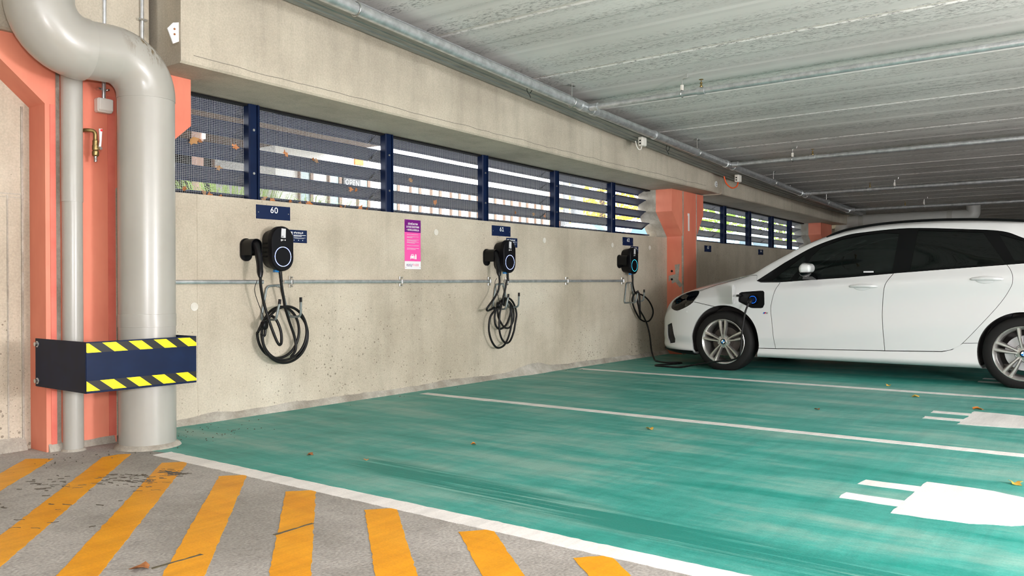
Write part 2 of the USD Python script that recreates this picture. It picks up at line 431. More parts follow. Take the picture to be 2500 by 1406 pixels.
def base_fillet(x0, x1, y=Y0, seed=0, h=0.042, d=0.022):
    """the rough mortar skirt along the foot of a wall"""
    xs = np.arange(x0, x1 + 0.01, 0.06)
    r = np.random.default_rng(seed)
    V, F = [], []
    n1 = meshkit.fbm(np.c_[xs * 3.1, xs * 0, xs * 0 + seed], 4) + (seed == 1) * 1.6 * np.exp(-((xs - 6.85) / 0.32) ** 2)
    for i, x in enumerate(xs):
        k = 1 + 0.9 * n1[i]
        V += [(x, y + 0.01, h * k), (x, y - d * 0.35 * k - 0.003, h * 0.55 * k + r.normal(0, 0.003)), (x, y - d * k - 0.006, -0.01), (x, y + 0.01, -0.01)]
    for i in range(len(xs) - 1):
        for k in range(4):
            a, b = 4 * i + k, 4 * i + (k + 1) % 4
            F += [[a, a + 4, b + 4], [a, b + 4, b]]
    F += [[0, 1, 2], [0, 2, 3]]
    e = 4 * (len(xs) - 1)
    F += [[e, e + 2, e + 1], [e, e + 3, e + 2]]
    return trimesh.Trimesh(V, F, process=False)


def disc_y(x, z, r, y, dep=0.004, n=12):
    m = trimesh.creation.cylinder(r, dep, sections=n)
    v = m.vertices.copy()
    m.vertices = np.c_[x + v[:, 0], y - dep / 2 + v[:, 2] + 0.001, z + v[:, 1]]
    m.invert()
    return m


w1 = obj('wall_back', box(2.10, 9.8, Y0, 5.2, -0.1, 1.49), M['wall'], kind='structure', label='beige cast concrete parapet wall behind the chargers')
obj('formwork_ridge', cat(fin_x(3.12, 9.8, 1.383), fin_x(2.5, 3.115, 1.39), box(3.113, 3.121, Y0 - 0.0025, Y0 + 0.01, 0.02, 1.488)), M['wall'], w1, smooth=False)
obj('skirt_fillet', base_fillet(2.6, 9.82, seed=1), M['rough'], w1)
for x, z in ((5.41, 1.352), (7.05, 1.347), (8.42, 1.347), (9.33, 1.345), (3.09, 0.76)):
    obj('filler_dab', disc_y(x, z, 0.028, Y0), M['plaster_dab'], w1)
w2 = obj('wall_back', box(10.2, 15.75, Y0, 5.2, -0.1, 1.482), M['wall'], kind='structure', label='grey concrete parapet wall beyond the salmon column')
obj('skirt_fillet', base_fillet(10.2, 15.75, seed=2), M['rough'], w2)
obj('formwork_ridge', fin_x(10.2, 15.75, 1.38), M['wall'], w2, smooth=False)
w3 = obj('wall_left', box(-12, 2.10, Y0, 5.2, -0.1, 3.9), M['wall'], kind='structure', label='bare concrete wall left of the drain pipes')
obj('formwork_ridge', cat(fin_x(-4, 2.06, 1.40), box(2.045, 2.056, Y0 - 0.006, Y0 + 0.01, 0.02, 1.88), box(1.972, 1.98, Y0 - 0.003, Y0 + 0.01, 0.02, 1.39)), M['rough'], w3, smooth=False)
obj('skirt_fillet', base_fillet(-4, 2.09, seed=3, h=0.05), M['rough'], w3)
obj('wall_back', box(16.1, 30, Y0, 5.2, -0.1, 3.0), M['wall'], kind='structure', label='concrete wall beyond the third column')
obj('wall_right', box(29.8, 30.0, -11.2, 5.2, -0.1, 3.0), M['wall'], kind='structure', label='far end wall of the garage')
obj('wall_front', box(-12, 9, -11.2, -11.0, -0.1, 1.0), M['wall'], kind='structure', label='low parapet on the open side of the garage')
obj('wall_front', box(9, 30, -11.2, -11.0, -0.1, 3.2), M['wall'], kind='structure', label='closed wall on the far half of the opposite side')
obj('wall_left', box(-12.2, -12, -11.2, 5.2, -0.1, 4.0), M['wall'], kind='structure', label='end wall behind the photographer')

# ------------------------------------------------------------------ setting: columns


def column(prof, y0, label, bare=True, paint_to=Y0, y1=5.18):
    c = thing('column', label, 'column', kind='structure')
    p = sg.Polygon(prof)
    obj('painted_face', prism_y(p, y0, paint_to + 0.002), M['salmon'], c, smooth=False)
    obj('bare_face', prism_y(p, paint_to + 0.002, y1), M['rough'], c, smooth=False, label='unpainted concrete part inside the wall')
    return c


c2 = column([(9.80, -0.05), (10.20, -0.05), (10.20, 1.50), (10.42, 1.80), (10.42, 2.066), (9.50, 2.079), (9.50, 1.80), (9.80, 1.50)], 4.70, 'salmon painted concrete column with flared head, white numeral and car before it')
obj('joint_strip', cat(box(9.794, 9.815, 4.694, 4.71, 0.0, 2.07), box(10.195, 10.207, 4.694, 4.71, 1.2, 2.07)), M['rough'], c2, smooth=False)
st = sg.Polygon([(0, 0), (0.038, 0), (0.038, 0.225), (-0.012, 0.225), (-0.012, 0.195), (0, 0.195)])
obj('painted_numeral', prism_y(affinity.translate(st, 9.955, 1.575), 4.697, 4.701), M['white_print'], c2, smooth=False, label='white painted numeral 1')
patch = sg.Polygon([(4.895, 0.98), (4.80, 1.0), (4.81, 1.12), (4.74, 1.13), (4.76, 0.93), (4.70, 0.86), (4.74, 0.83), (4.80, 0.9), (4.85, 0.88), (4.86, 0.95), (4.895, 0.9)])
obj('repair_patch', prism_x(affinity.translate(patch, 0, 0.02), 9.797, 9.803), M['rough'], c2, smooth=False, label='grey repaired patch with two holes')
for z in (1.06, 0.955):
    h = trimesh.creation.cylinder(0.014, 0.008, sections=12); h.apply_transform(trimesh.transformations.rotation_matrix(np.pi / 2, [0, 1, 0])); h.apply_translation([9.797, 4.85, z])
    obj('drill_hole', h, M['black_matt'], c2)
C1Y = 4.73
c1 = column([(2.170, -0.05), (2.475, -0.05), (2.475, 1.455), (2.955, 1.886), (2.955, 2.173), (2.170, 2.19)], C1Y, 'salmon painted concrete column behind the cream drain pipes')
lp = sg.Polygon([(2.09, -0.05), (2.146, -0.05), (2.146, 2.22), (1.74, 2.22), (1.74, 2.19), (2.09, 1.88)])
obj('painted_face', prism_y(lp, C1Y + 0.002, Y0 + 0.002), M['salmon'], c1, smooth=False)
obj('bare_face', prism_y(lp, Y0 + 0.002, 5.18), M['rough'], c1, smooth=False)
obj('joint_strip', box(2.146, 2.170, C1Y + 0.008, 5.1, 0.0, 2.2), M['rough'], c1, smooth=False, label='bare grey strip between the two painted halves')
obj('red_border', box(2.115, 2.144, C1Y - 0.001, C1Y + 0.003, 0.03, 1.88), M['red_edge'], c1, smooth=False, label='redder painted edge')
obj('red_border', box(2.43, 2.473, C1Y - 0.002, C1Y + 0.003, 0.04, 1.98), M['red_edge'], c1, smooth=False, label='redder painted edge')
obj('skirt_fillet', base_fillet(2.10, 2.48, y=C1Y, seed=4, h=0.035, d=0.010), M['rough'], c1)
c3 = column([(15.75, -0.05), (16.1, -0.05), (16.1, 2.0), (15.45, 2.0), (15.45, 1.78), (15.75, 1.5)], 4.70, 'far salmon column glimpsed above the car windscreen')

# ------------------------------------------------------------------ setting: beams and ceiling


def beam(x0, x1, y0, label, y1=5.19, top=4.0, zf=beam_z):
    xs = np.linspace(x0, x1, 9)
    c = 0.012
    rings = []
    for x in xs:
        zb = zf(x)
        rings.append([(x, y0, top), (x, y0, zb + c), (x, y0 + c, zb), (x, y1, zb), (x, y1, top)])
    V = np.array(rings).reshape(-1, 3); F = []
    for i in range(len(xs) - 1):
        for k in range(5):
            a, b = 5 * i + k, 5 * i + (k + 1) % 5
            F += [[a, b, b + 5], [a, b + 5, a + 5]]
    e = 5 * (len(xs) - 1)
    F += [[0, 2, 1], [0, 3, 2], [0, 4, 3], [e, e + 1, e + 2], [e, e + 2, e + 3], [e, e + 3, e + 4]]
    m = trimesh.Trimesh(V, F, process=False)
    m.fix_normals()
    return obj('beam', m, M['beam'], smooth=20, kind='structure', label=label)


b1 = beam(2.70, 10.10, 4.42, 'deep concrete edge beam over the charger wall')
# the ragged mortar line just above the beam's lower edge
r = np.random.default_rng(11)
xs = np.arange(2.78, 9.9, 0.05)
pts = np.c_[xs, np.full(len(xs), 4.4195), [beam_z(x) + 0.042 for x in xs] + meshkit.fbm(np.c_[xs * 5, xs * 0, xs * 0], 4) * 0.022]
M['dark_joint'] = plain('dark_joint', (0.24, 0.22, 0.18), 0.95)
obj('formwork_ridge', tube(pts, 0.0022, 5), M['dark_joint'], b1)
b2 = beam(10.44, 16.2, 4.45, 'concrete edge beam beyond the second column')
beam(10.13, 10.435, 4.47, 'short concrete beam end above the second column', zf=lambda x: beam_z(x) + 0.012)
beam(-12, 2.66, 4.69, 'concrete edge beam above the drain pipes', zf=lambda x: 2.22)
beam(16.7, 30, 4.45, 'concrete edge beam at the far end', zf=lambda x: 1.95)
dab = disc_y(10.30, 2.19, 0.042, 4.47, 0.008, 9)
obj('filler_dab', dab, M['white_print'], b2, label='white filler dab with two holes')
obj('drill_hole', cat(disc_y(10.31, 2.20, 0.006, 4.463, 0.004), disc_y(10.31, 2.175, 0.006, 4.463, 0.004)), M['black_matt'], b2)

def slab_material():
    N = {'g': ('geometry', {}), 'nb': ('noise_texture', {'scale': 0.8, 'detail': 4}), 'rb': ('rgb_ramp', {'ramp': [(0, (0.62, 0.61, 0.575)), (0.4, (0.68, 0.67, 0.635)), (0.6, (0.75, 0.745, 0.71)), (1, (0.78, 0.77, 0.73))]}),
         'm1': ('mapping', {'scale': (9.0, 0.05, 1)}), 'n1': ('noise_texture', {'scale': 1.0, 'detail': 3, 'roughness': 0.6}), 'r1': ('map_range', {'from_min': 0.40, 'from_max': 0.62, 'clamp': True}),
         'm2': ('mapping', {'scale': (75, 22, 20), 'rotation': (0, 0, 0.12)}), 'n2': ('noise_texture', {'scale': 1.0, 'detail': 5, 'roughness': 0.7}), 'r2': ('map_range', {'from_min': 0.50, 'from_max': 0.62, 'clamp': True}),
         'q': ('math', {'math_type': 'multiply'}), 'q2': ('math', {'math_type': 'multiply', 'value2': 0.85}), 'mx': ('mix', {'color2': (0.20, 0.20, 0.19)}),
         'm3': ('mapping', {'scale': (7.0, 0.08, 1), 'location': (3.3, 0, 0)}), 'n3': ('noise_texture', {'scale': 1.0, 'detail': 5}), 'r3': ('rgb_ramp', {'ramp': [(0, (0.72, 0.72, 0.72)), (0.4, (0.9, 0.9, 0.9)), (0.6, (1.04, 1.04, 1.04)), (1, (1.1, 1.1, 1.1))]}),
         'm4': ('mix', {'mix_type': 'multiply', 'fac': 0.8}), 'p': ('principled_bsdf', {'roughness': 0.85, 'specular_ior_level': 0.25})}
    L = [('g.position', 'nb.vector'), ('nb.fac', 'rb.fac'), ('g.position', 'm1.vector'), ('m1.vector', 'n1.vector'), ('n1.fac', 'r1.value'), ('g.position', 'm2.vector'), ('m2.vector', 'n2.vector'), ('n2.fac', 'r2.value'),
         ('r1.result', 'q.value1'), ('r2.result', 'q.value2'), ('q.value', 'q2.value1'), ('q2.value', 'mx.fac'), ('g.position', 'm3.vector'), ('m3.vector', 'n3.vector'), ('n3.fac', 'r3.fac'),
         ('rb.color', 'm4.color1'), ('r3.color', 'm4.color2'), ('m4.color', 'mx.color1'), ('mx.color', 'p.base_color')]
    return usdkit.material(stage, LK + 'slab_concrete', N, L, surface='p.BSDF')


M['soffit'] = slab_material()
ceiling = put(UsdGeom.Xform.Define(stage, '/World/ceiling'), kind='structure', label='ceiling of long ribbed concrete slabs with pale mortar joints')
USED['/World/ceiling'] = 0
joints = [-12, -10.8, -9.6, -8.4, -7.2, -6, -4.8, -3.6, -2.4, -1.2, -0.1, 1.1, 2.3, 3.50, 4.70, 5.93, 7.10, 8.29, 9.47, 10.5, 11.47, 12.3, 13.2, 14.1, 15.0, 16.0, 17.1, 18.3, 19.5, 20.7, 21.9, 23.1, 24.3, 25.5, 26.7, 27.9, 29.1, 30.2]
for a, b in zip(joints[:-1], joints[1:]):
    za, zb, g, t = ceil_z(a), ceil_z(b), 0.008, 0.02
    s = (zb - za) / (b - a)
    # underside: two chamfers and four shallow ribs as the form left them
    px = [a + g, a + g + t, a + 0.25 * (b - a), a + 0.27 * (b - a), a + 0.47 * (b - a), a + 0.5 * (b - a), a + 0.72 * (b - a), a + 0.75 * (b - a), b - g - t, b - g]
    off = [0.014, 0, 0.0, 0.004, 0.004, 0.0, 0.0, 0.004, 0, 0.014]
    low = [(x, za + s * (x - a) + o) for x, o in zip(px, off)]
    p = sg.Polygon([(a + g, max(za, zb) + 0.22), *low, (b - g, max(za, zb) + 0.22)])
    obj('slab', prism_y(p, -11.2, 4.6), M['soffit'], ceiling, smooth=False)
    obj('joint_mortar', prism_y(sg.Polygon([(b - g - 0.003, zb + 0.05), (b - g - 0.003, zb + 0.006 + 0.002 * math.sin(7 * b)), (b + g + 0.003, zb + 0.006), (b + g + 0.003, zb + 0.05)]), -11.1, 4.55), M['mortar'], ceiling, smooth=False)

# ------------------------------------------------------------------ louvre screens in the openings


def louvre(x0, x1, posts, cuts, sill, label, mesh_to):
    t = thing('louvre_screen', label, 'louvre screen')
    for px in posts:
        zt = beam_z(px) + 0.0
        w = 0.046
        prof = sg.Polygon([(px - w, 4.99), (px - w + 0.008, 4.982), (px + w - 0.034, 4.982), (px + w - 0.034, 4.99), (px + w - 0.026, 4.99), (px + w - 0.026, 4.976), (px + w - 0.018, 4.976), (px + w - 0.018, 4.99), (px + w, 4.99), (px + w, 5.045), (px - w, 5.045)])
        po = obj('post', prism_z(prof, sill + 0.001, zt - 0.002), M['navy_post'], t, smooth=False)
        for f in (0.27, 0.72):
            obj('bolt', disc_y(px - 0.012, zt - f * (zt - sill), 0.009, 4.982, 0.008, 10), M['steel'], po)
    edges = [x0, *cuts, x1]
    for a, b in zip(edges[:-1], edges[1:]):
        for k, ft in enumerate((0.06, 0.31, 0.555, 0.80, 1.02)):
            ring = []
            for x in (a + 0.005, b - 0.005):
                H = beam_z(x) - sill
                zt = sill + ft * H
                D = 0.168 * H - 0.0224 * (zt - 0.9)
                ring.append([(x, 5.062, zt), (x, 5.062, zt - 0.012), (x, 5.074, zt - 0.012), (x, 5.165, zt - 0.76 * D), (x, 5.172, zt - D), (x, 5.178, zt - D), (x, 5.174, zt - 0.72 * D), (x, 5.07, zt)])
            V = np.array(ring).reshape(-1, 3)
            V[:, 2] = np.maximum(V[:, 2], sill + 0.002)
            F = []
            for i in range(8):
                j = (i + 1) % 8
                F += [[i, j, 8 + j], [i, 8 + j, 8 + i]]
            F += [[0, i + 1, i] for i in range(1, 7)] + [[8, 8 + i, 9 + i] for i in range(1, 7)]
            mm = trimesh.Trimesh(V, F, process=False); mm.fix_normals()
            obj('slat', mm, M['slat'], t, smooth=False)
    # welded wire mesh behind the posts, one piece: far too many wires to count
    r, V, F = 0.0006, [], []
    def wire(a, b):
        n = len(V)
        for p in (a, b):
            for dx, dz in ((-r, -r), (r, -r), (r, r), (-r, r)):
                V.append((p[0] + (dx if a[0] == b[0] else 0), p[1] + (dz if a[0] == b[0] else dx), p[2] + (0 if a[0] == b[0] else dz)))
        for k in range(4):
            F.extend([[n + k, n + (k + 1) % 4, n + 4 + (k + 1) % 4], [n + k, n + 4 + (k + 1) % 4, n + 4 + k]])
    for x in np.arange(x0, mesh_to, 0.0133):
        wire((x, 5.052, sill), (x, 5.052, beam_z(x)))
    z = sill + 0.006
    while z < beam_z(x0):
        xe = mesh_to
        while beam_z(xe) < z:
            xe -= 0.05
        wire((x0, 5.0535, z), (xe, 5.0535, z)); z += 0.0118
    obj('wire_mesh', trimesh.Trimesh(V, F, process=False), M['wire'], t, smooth=False, kind='stuff', label='fine welded wire mesh')
    xr = np.linspace(x0, x1, 9)
    obj('head_rail', prism_y(sg.Polygon([(x, beam_z(x) - 0.014) for x in xr] + [(x, beam_z(x) - 0.002) for x in xr[::-1]]), 5.0, 5.06), M['black_matt'], t, smooth=False)
    return t


lv1 = louvre(2.92, 9.60, (3.605, 4.92, 6.18, 7.38, 8.56), (4.862, 7.322), 1.49, 'navy steel louvre screen with wire mesh above the charger wall, nearer bay', 8.5)
lv2 = louvre(10.30, 15.72, (11.82, 12.80, 13.80, 14.70), (11.745, 13.725), 1.482, 'navy steel louvre screen beyond the salmon column, seen over the car bonnet', 15.7)

# ------------------------------------------------------------------ drain pipes
def stained_pipe():
    N = {'g': ('geometry', {}), 'n': ('noise_texture', {'scale': 1.6, 'detail': 4}), 'r': ('rgb_ramp', {'ramp': [(0, (0.345, 0.335, 0.295)), (0.4, (0.345, 0.335, 0.295)), (0.65, (0.38, 0.37, 0.33)), (1, (0.38, 0.37, 0.33))]}),
         'm': ('mapping', {'scale': (26, 26, 5)}), 'n2': ('noise_texture', {'scale': 1.0, 'detail': 6, 'roughness': 0.7}), 'r2': ('map_range', {'from_min': 0.50, 'from_max': 0.60, 'clamp': True}),
         'm3': ('vector_math', {'math_type': 'distance', 'vector2': (2.465, 4.34, 2.23)}), 'r3': ('map_range', {'from_min': 0.16, 'from_max': 0.05, 'clamp': True}), 'q': ('math', {'math_type': 'multiply'}),
         'mx': ('mix', {'color2': (0.13, 0.085, 0.03)}), 'p': ('principled_bsdf', {'roughness': 0.3, 'coat_weight': 0.2, 'coat_roughness': 0.15})}
    L = [('g.position', 'n.vector'), ('n.fac', 'r.fac'), ('g.position', 'm.vector'), ('m.vector', 'n2.vector'), ('n2.fac', 'r2.value'), ('g.position', 'm3.vector1'), ('m3.value', 'r3.value'),
         ('r2.result', 'q.value1'), ('r3.result', 'q.value2'), ('q.value', 'mx.fac'), ('r.color', 'mx.color1'), ('mx.color', 'p.base_color')]
    return usdkit.material(stage, LK + 'stained_pipe_paint', N, L, surface='p.BSDF')


M['stained'] = stained_pipe()
PX, PY, PR = 2.517, 4.47, 0.1495
RX, HZ = 1.950, 2.142
t = thing('drain_pipe', 'thick cream drain pipe with rust stained elbow rising from floor by column', 'pipe')
obj('pipe', tube([(PX, PY, 0.0), (PX, PY, 1.94)], PR, 48), M['cream_pipe'], t, smooth=50)
bend = [(PX - 0.2 * (1 - math.cos(a)), PY, 1.95 + 0.2 * math.sin(a)) for a in np.linspace(0, np.pi / 2, 14)]
obj('elbow', tube([(PX, PY, 1.93), *bend, (RX + 0.19, PY, HZ)], PR + 0.003, 48), M['stained'], t, smooth=50, label='elbow with brown rust stains')
bend2 = [(RX + 0.21 - 0.21 * math.sin(a), PY, HZ + 0.21 * (1 - math.cos(a))) for a in np.linspace(0, np.pi / 2, 14)]
obj('elbow', tube([(RX + 0.225, PY, HZ), *bend2, (RX, PY, 2.42)], PR + 0.012, 48), M['cream_pipe'], t, smooth=50)
obj('pipe', tube([(RX, PY, 2.40), (RX, PY, 2.92)], PR + 0.010, 48), M['cream_pipe'], t, smooth=50)
obj('coupling_ring', cat(lathe([(PR - 0.005, 0.668), (PR + 0.0025, 0.67), (PR + 0.0025, 0.74), (PR - 0.005, 0.742)], 48).apply_translation([PX, PY, 0])), M['cream_pipe'], t, smooth=50)
fl = lathe([(0.001, 0.0), (PR + 0.028, 0.0), (PR + 0.02, 0.012), (PR - 0.01, 0.03), (0.001, 0.03)], 40); fl.apply_translation([PX, PY, 0.0])
obj('mortar_collar', fl, M['rough'], t)
t = thing('drain_pipe', 'slim cream drain pipe in front of the salmon column', 'pipe')
SX, SY, SR = 2.2055, 4.675, 0.0515
obj('pipe', tube([(SX, SY, 0), (SX, SY, 1.36)], SR, 32), M['cream_pipe'], t, smooth=50)
obj('pipe', tube([(SX, SY, 1.355), (SX, SY, 2.2)], SR + 0.0025, 32), M['cream_pipe'], t, smooth=50)
obj('mortar_collar', lathe([(0.001, 0), (SR + 0.012, 0), (SR + 0.004, 0.012), (0.001, 0.012)], 24).apply_translation([SX, SY, 0]), M['rough'], t)

# conduits, junction box and tap on the left column
t = thing('conduit', 'thin steel conduit dropping to the junction box on the salmon column', 'conduit', (0.015, 0.03, 0.006))
obj('tube', rod((2.378, 4.668, 1.945), (2.378, 4.64, 2.99), 0.0105), M['galv'], t, smooth=50)
obj('clamp', cat(bbox(2.347, 2.409, 4.668, 4.699, 1.995, 2.005, 0.002), rod((2.352, 4.66, 2.0), (2.352, 4.70, 2.0), 0.006), rod((2.404, 4.66, 2.0), (2.404, 4.70, 2.0), 0.006)), M['steel'], t)
t = thing('conduit', 'thin steel conduit running down behind the thick drain pipe', 'conduit')
obj('tube', tube(fillet([(2.61, 4.675, 2.90), (2.61, 4.675, 2.20), (2.61, 4.714, 2.08), (2.61, 4.714, 1.0), (2.61, 4.893, 0.917), (2.72, 4.893, 0.917)], 0.05), 0.0105, 12), M['galv'], t, smooth=50)
obj('clamp', bbox(2.582, 2.638, 4.661, 4.689, 2.44, 2.452, 0.002), M['steel'], t)
t = thing('junction_box', 'small off-white junction box on the salmon column under its conduit', 'junction box', (0.015, 0.03, 0.006))
obj('body', bbox(2.338, 2.424, 4.652, 4.702, 1.868, 1.948, 0.007), M['white_plastic'], t)
obj('lid', bbox(2.341, 2.421, 4.640, 4.653, 1.876, 1.944, 0.005), M['white_plastic'], t)
t = thing('water_tap', 'brass tap with white lever on the salmon column between the pipes', 'tap', (0.015, 0.03, 0.006))
obj('supply_elbow', tube(fillet([(2.262, 4.70, 1.752), (2.262, 4.65, 1.752), (2.306, 4.62, 1.752), (2.306, 4.62, 1.70)], 0.025), 0.0105, 14), M['brass'], t, smooth=50)
obj('valve_body', lathe([(0, 1.715), (0.010, 1.715), (0.011, 1.70), (0.015, 1.695), (0.015, 1.672), (0.017, 1.668), (0.017, 1.645), (0.014, 1.64), (0.018, 1.635), (0.018, 1.615), (0.012, 1.608), (0, 1.608)], 16).apply_translation([2.306, 4.62, 0]), M['brass'], t)
obj('hose_tail', lathe([(0, 1.61), (0.0085, 1.61), (0.0085, 1.60), (0.010, 1.598), (0.0075, 1.590), (0.010, 1.588), (0.0075, 1.578), (0, 1.578)], 14).apply_translation([2.306, 4.62, 0]), M['steel'], t)
lv = obj('lever', tube([(2.318, 4.598, 1.652), (2.321, 4.594, 1.69), (2.320, 4.590, 1.76)], [0.007, 0.006, 0.0095], 10), M['white_print'], t)
obj('red_mark', bbox(2.315, 2.326, 4.578, 4.583, 1.745, 1.757, 0.001), M['red_plastic'], lv)
obj('lever_nut', rod((2.318, 4.585, 1.652), (2.316, 4.615, 1.652), 0.010, 6), M['steel'], t, smooth=False)

# ------------------------------------------------------------------ pipe guard
t = thing('pipe_guard', 'navy steel bumper guard with hazard tape around the drain pipes', 'bumper guard')
GY, GX0, GX1, ZA, ZB = 4.213, 2.05, 2.657, 0.360, 0.617
obj('side_plate', bbox(GX0 - 0.003, GX0 + 0.003, GY, 4.76, ZA, ZB, 0.001), M['navy'], t)
fp_ = obj('front_plate', bbox(GX0, GX1, GY - 0.003, GY + 0.003, ZA, ZB, 0.001), M['navy_post'], t)
obj('return_plate', bbox(GX1 - 0.006, GX1, GY, 4.915, ZA + 0.002, ZB, 0.001), M['navy'], t)
obj('return_flange', bbox(GX1, GX1 + 0.07, 4.912, 4.919, ZA + 0.002, ZB, 0.001), M['navy'], t)
for z in (ZA + 0.03, ZB - 0.03):
    b = obj('bolt', rod((2.032, 4.735, z), (2.052, 4.735, z), 0.012, 8), M['steel'], t, smooth=False)
    obj('washer', rod((2.044, 4.735, z), (2.049, 4.735, z), 0.017, 12), M['galv'], b, smooth=40)
for nm, z0, z1, xs, sh in (('upper', 0.563, 0.611, 2.129, 0.064), ('lower', 0.371, 0.422, 2.117, 0.068)):
    tp = obj('hazard_tape', box(GX0, GX1 - 0.001, GY - 0.0036, GY - 0.0029, z0, z1), M['black_tape'], t, smooth=False, label='black and yellow hazard tape')
    clip = sg.box(GX0, z0, GX1 - 0.001, z1)
    for k in range(-1, 5):
        a = xs + 0.138 * k
        p = sg.Polygon([(a, z1), (a + 0.072, z1), (a + 0.072 + sh, z0), (a + sh, z0)]).intersection(clip)
        if not p.is_empty:
            obj('tape_stripe', prism_y(p, GY - 0.0044, GY - 0.0034), M['yellow_tape'], tp, smooth=False)

# ------------------------------------------------------------------ conduit along the charger wall
t = thing('wall_conduit', 'long galvanised conduit along the charger wall under the chargers', 'conduit')
for a, b in ((2.72, 3.60), (3.775, 6.13), (6.36, 8.63)):
    obj('tube', tube([(a, 4.893, 0.918 + 0.0028 * (a - 2.7)), (b, 4.893, 0.918 + 0.0028 * (b - 2.7))], 0.0145, 14), M['galv'], t, smooth=50)
for x in (3.843, 4.958, 6.12, 6.389, 7.43, 8.615):
    z = 0.918 + 0.0028 * (x - 2.7)
    obj('clamp', cat(bbox(x - 0.009, x + 0.009, 4.875, 4.919, z - 0.018, z + 0.018, 0.003), bbox(x - 0.007, x + 0.007, 4.905, 4.919, z - 0.042, z + 0.042, 0.002), rod((x, 4.88, z + 0.032), (x, 4.915, z + 0.032), 0.006, 8), rod((x, 4.88, z - 0.032), (x, 4.915, z - 0.032), 0.006, 8)), M['steel'], t)

# ------------------------------------------------------------------ chargers
M['led_blue'] = usdkit.material(stage, LK + 'led_blue', {'e': ('emission', {'color': (0.30, 0.38, 1.0), 'strength': 3.2})}, [], surface='e.emission')
M['led_cyan'] = usdkit.material(stage, LK + 'led_cyan', {'e': ('emission', {'color': (0.05, 0.62, 0.85), 'strength': 1.6})}, [], surface='e.emission')
M['chip_blue'] = plain('chip_blue', (0.01, 0.16, 0.42), 0.3)
M['sticker_grey'] = plain('sticker_grey', (0.62, 0.62, 0.63), 0.5)


def capsule(hw, hh, n=40):
    """outline of an upright pill, half width hw, half height hh"""
    a = np.linspace(0, np.pi, n)
    c = hh - hw
    return np.r_[np.c_[hw * np.cos(a), c + hw * np.sin(a)], np.c_[-hw * np.cos(a), -c - hw * np.sin(a)]]


def loft_y(rings):
    """rings: [(y, outline (n, 2) in x, z)]"""
    n = len(rings[0][1]); V = np.vstack([np.c_[r[:, 0], np.full(n, y), r[:, 1]] for y, r in rings]); F = []
    for i in range(len(rings) - 1):
        for k in range(n):
            a, b = i * n + k, i * n + (k + 1) % n
            F += [[a, b, b + n], [a, b + n, a + n]]
    for base, y, r, flip in ((0, rings[0][0], rings[0][1], 1), ((len(rings) - 1) * n, rings[-1][0], rings[-1][1], 0)):
        c = len(V); V = np.vstack([V, [r[:, 0].mean(), y, r[:, 1].mean()]])
        for k in range(n):
            a, b = base + k, base + (k + 1) % n
            F.append([c, b, a] if flip else [c, a, b])
    m = trimesh.Trimesh(V, F, process=False); m.fix_normals()
    return m


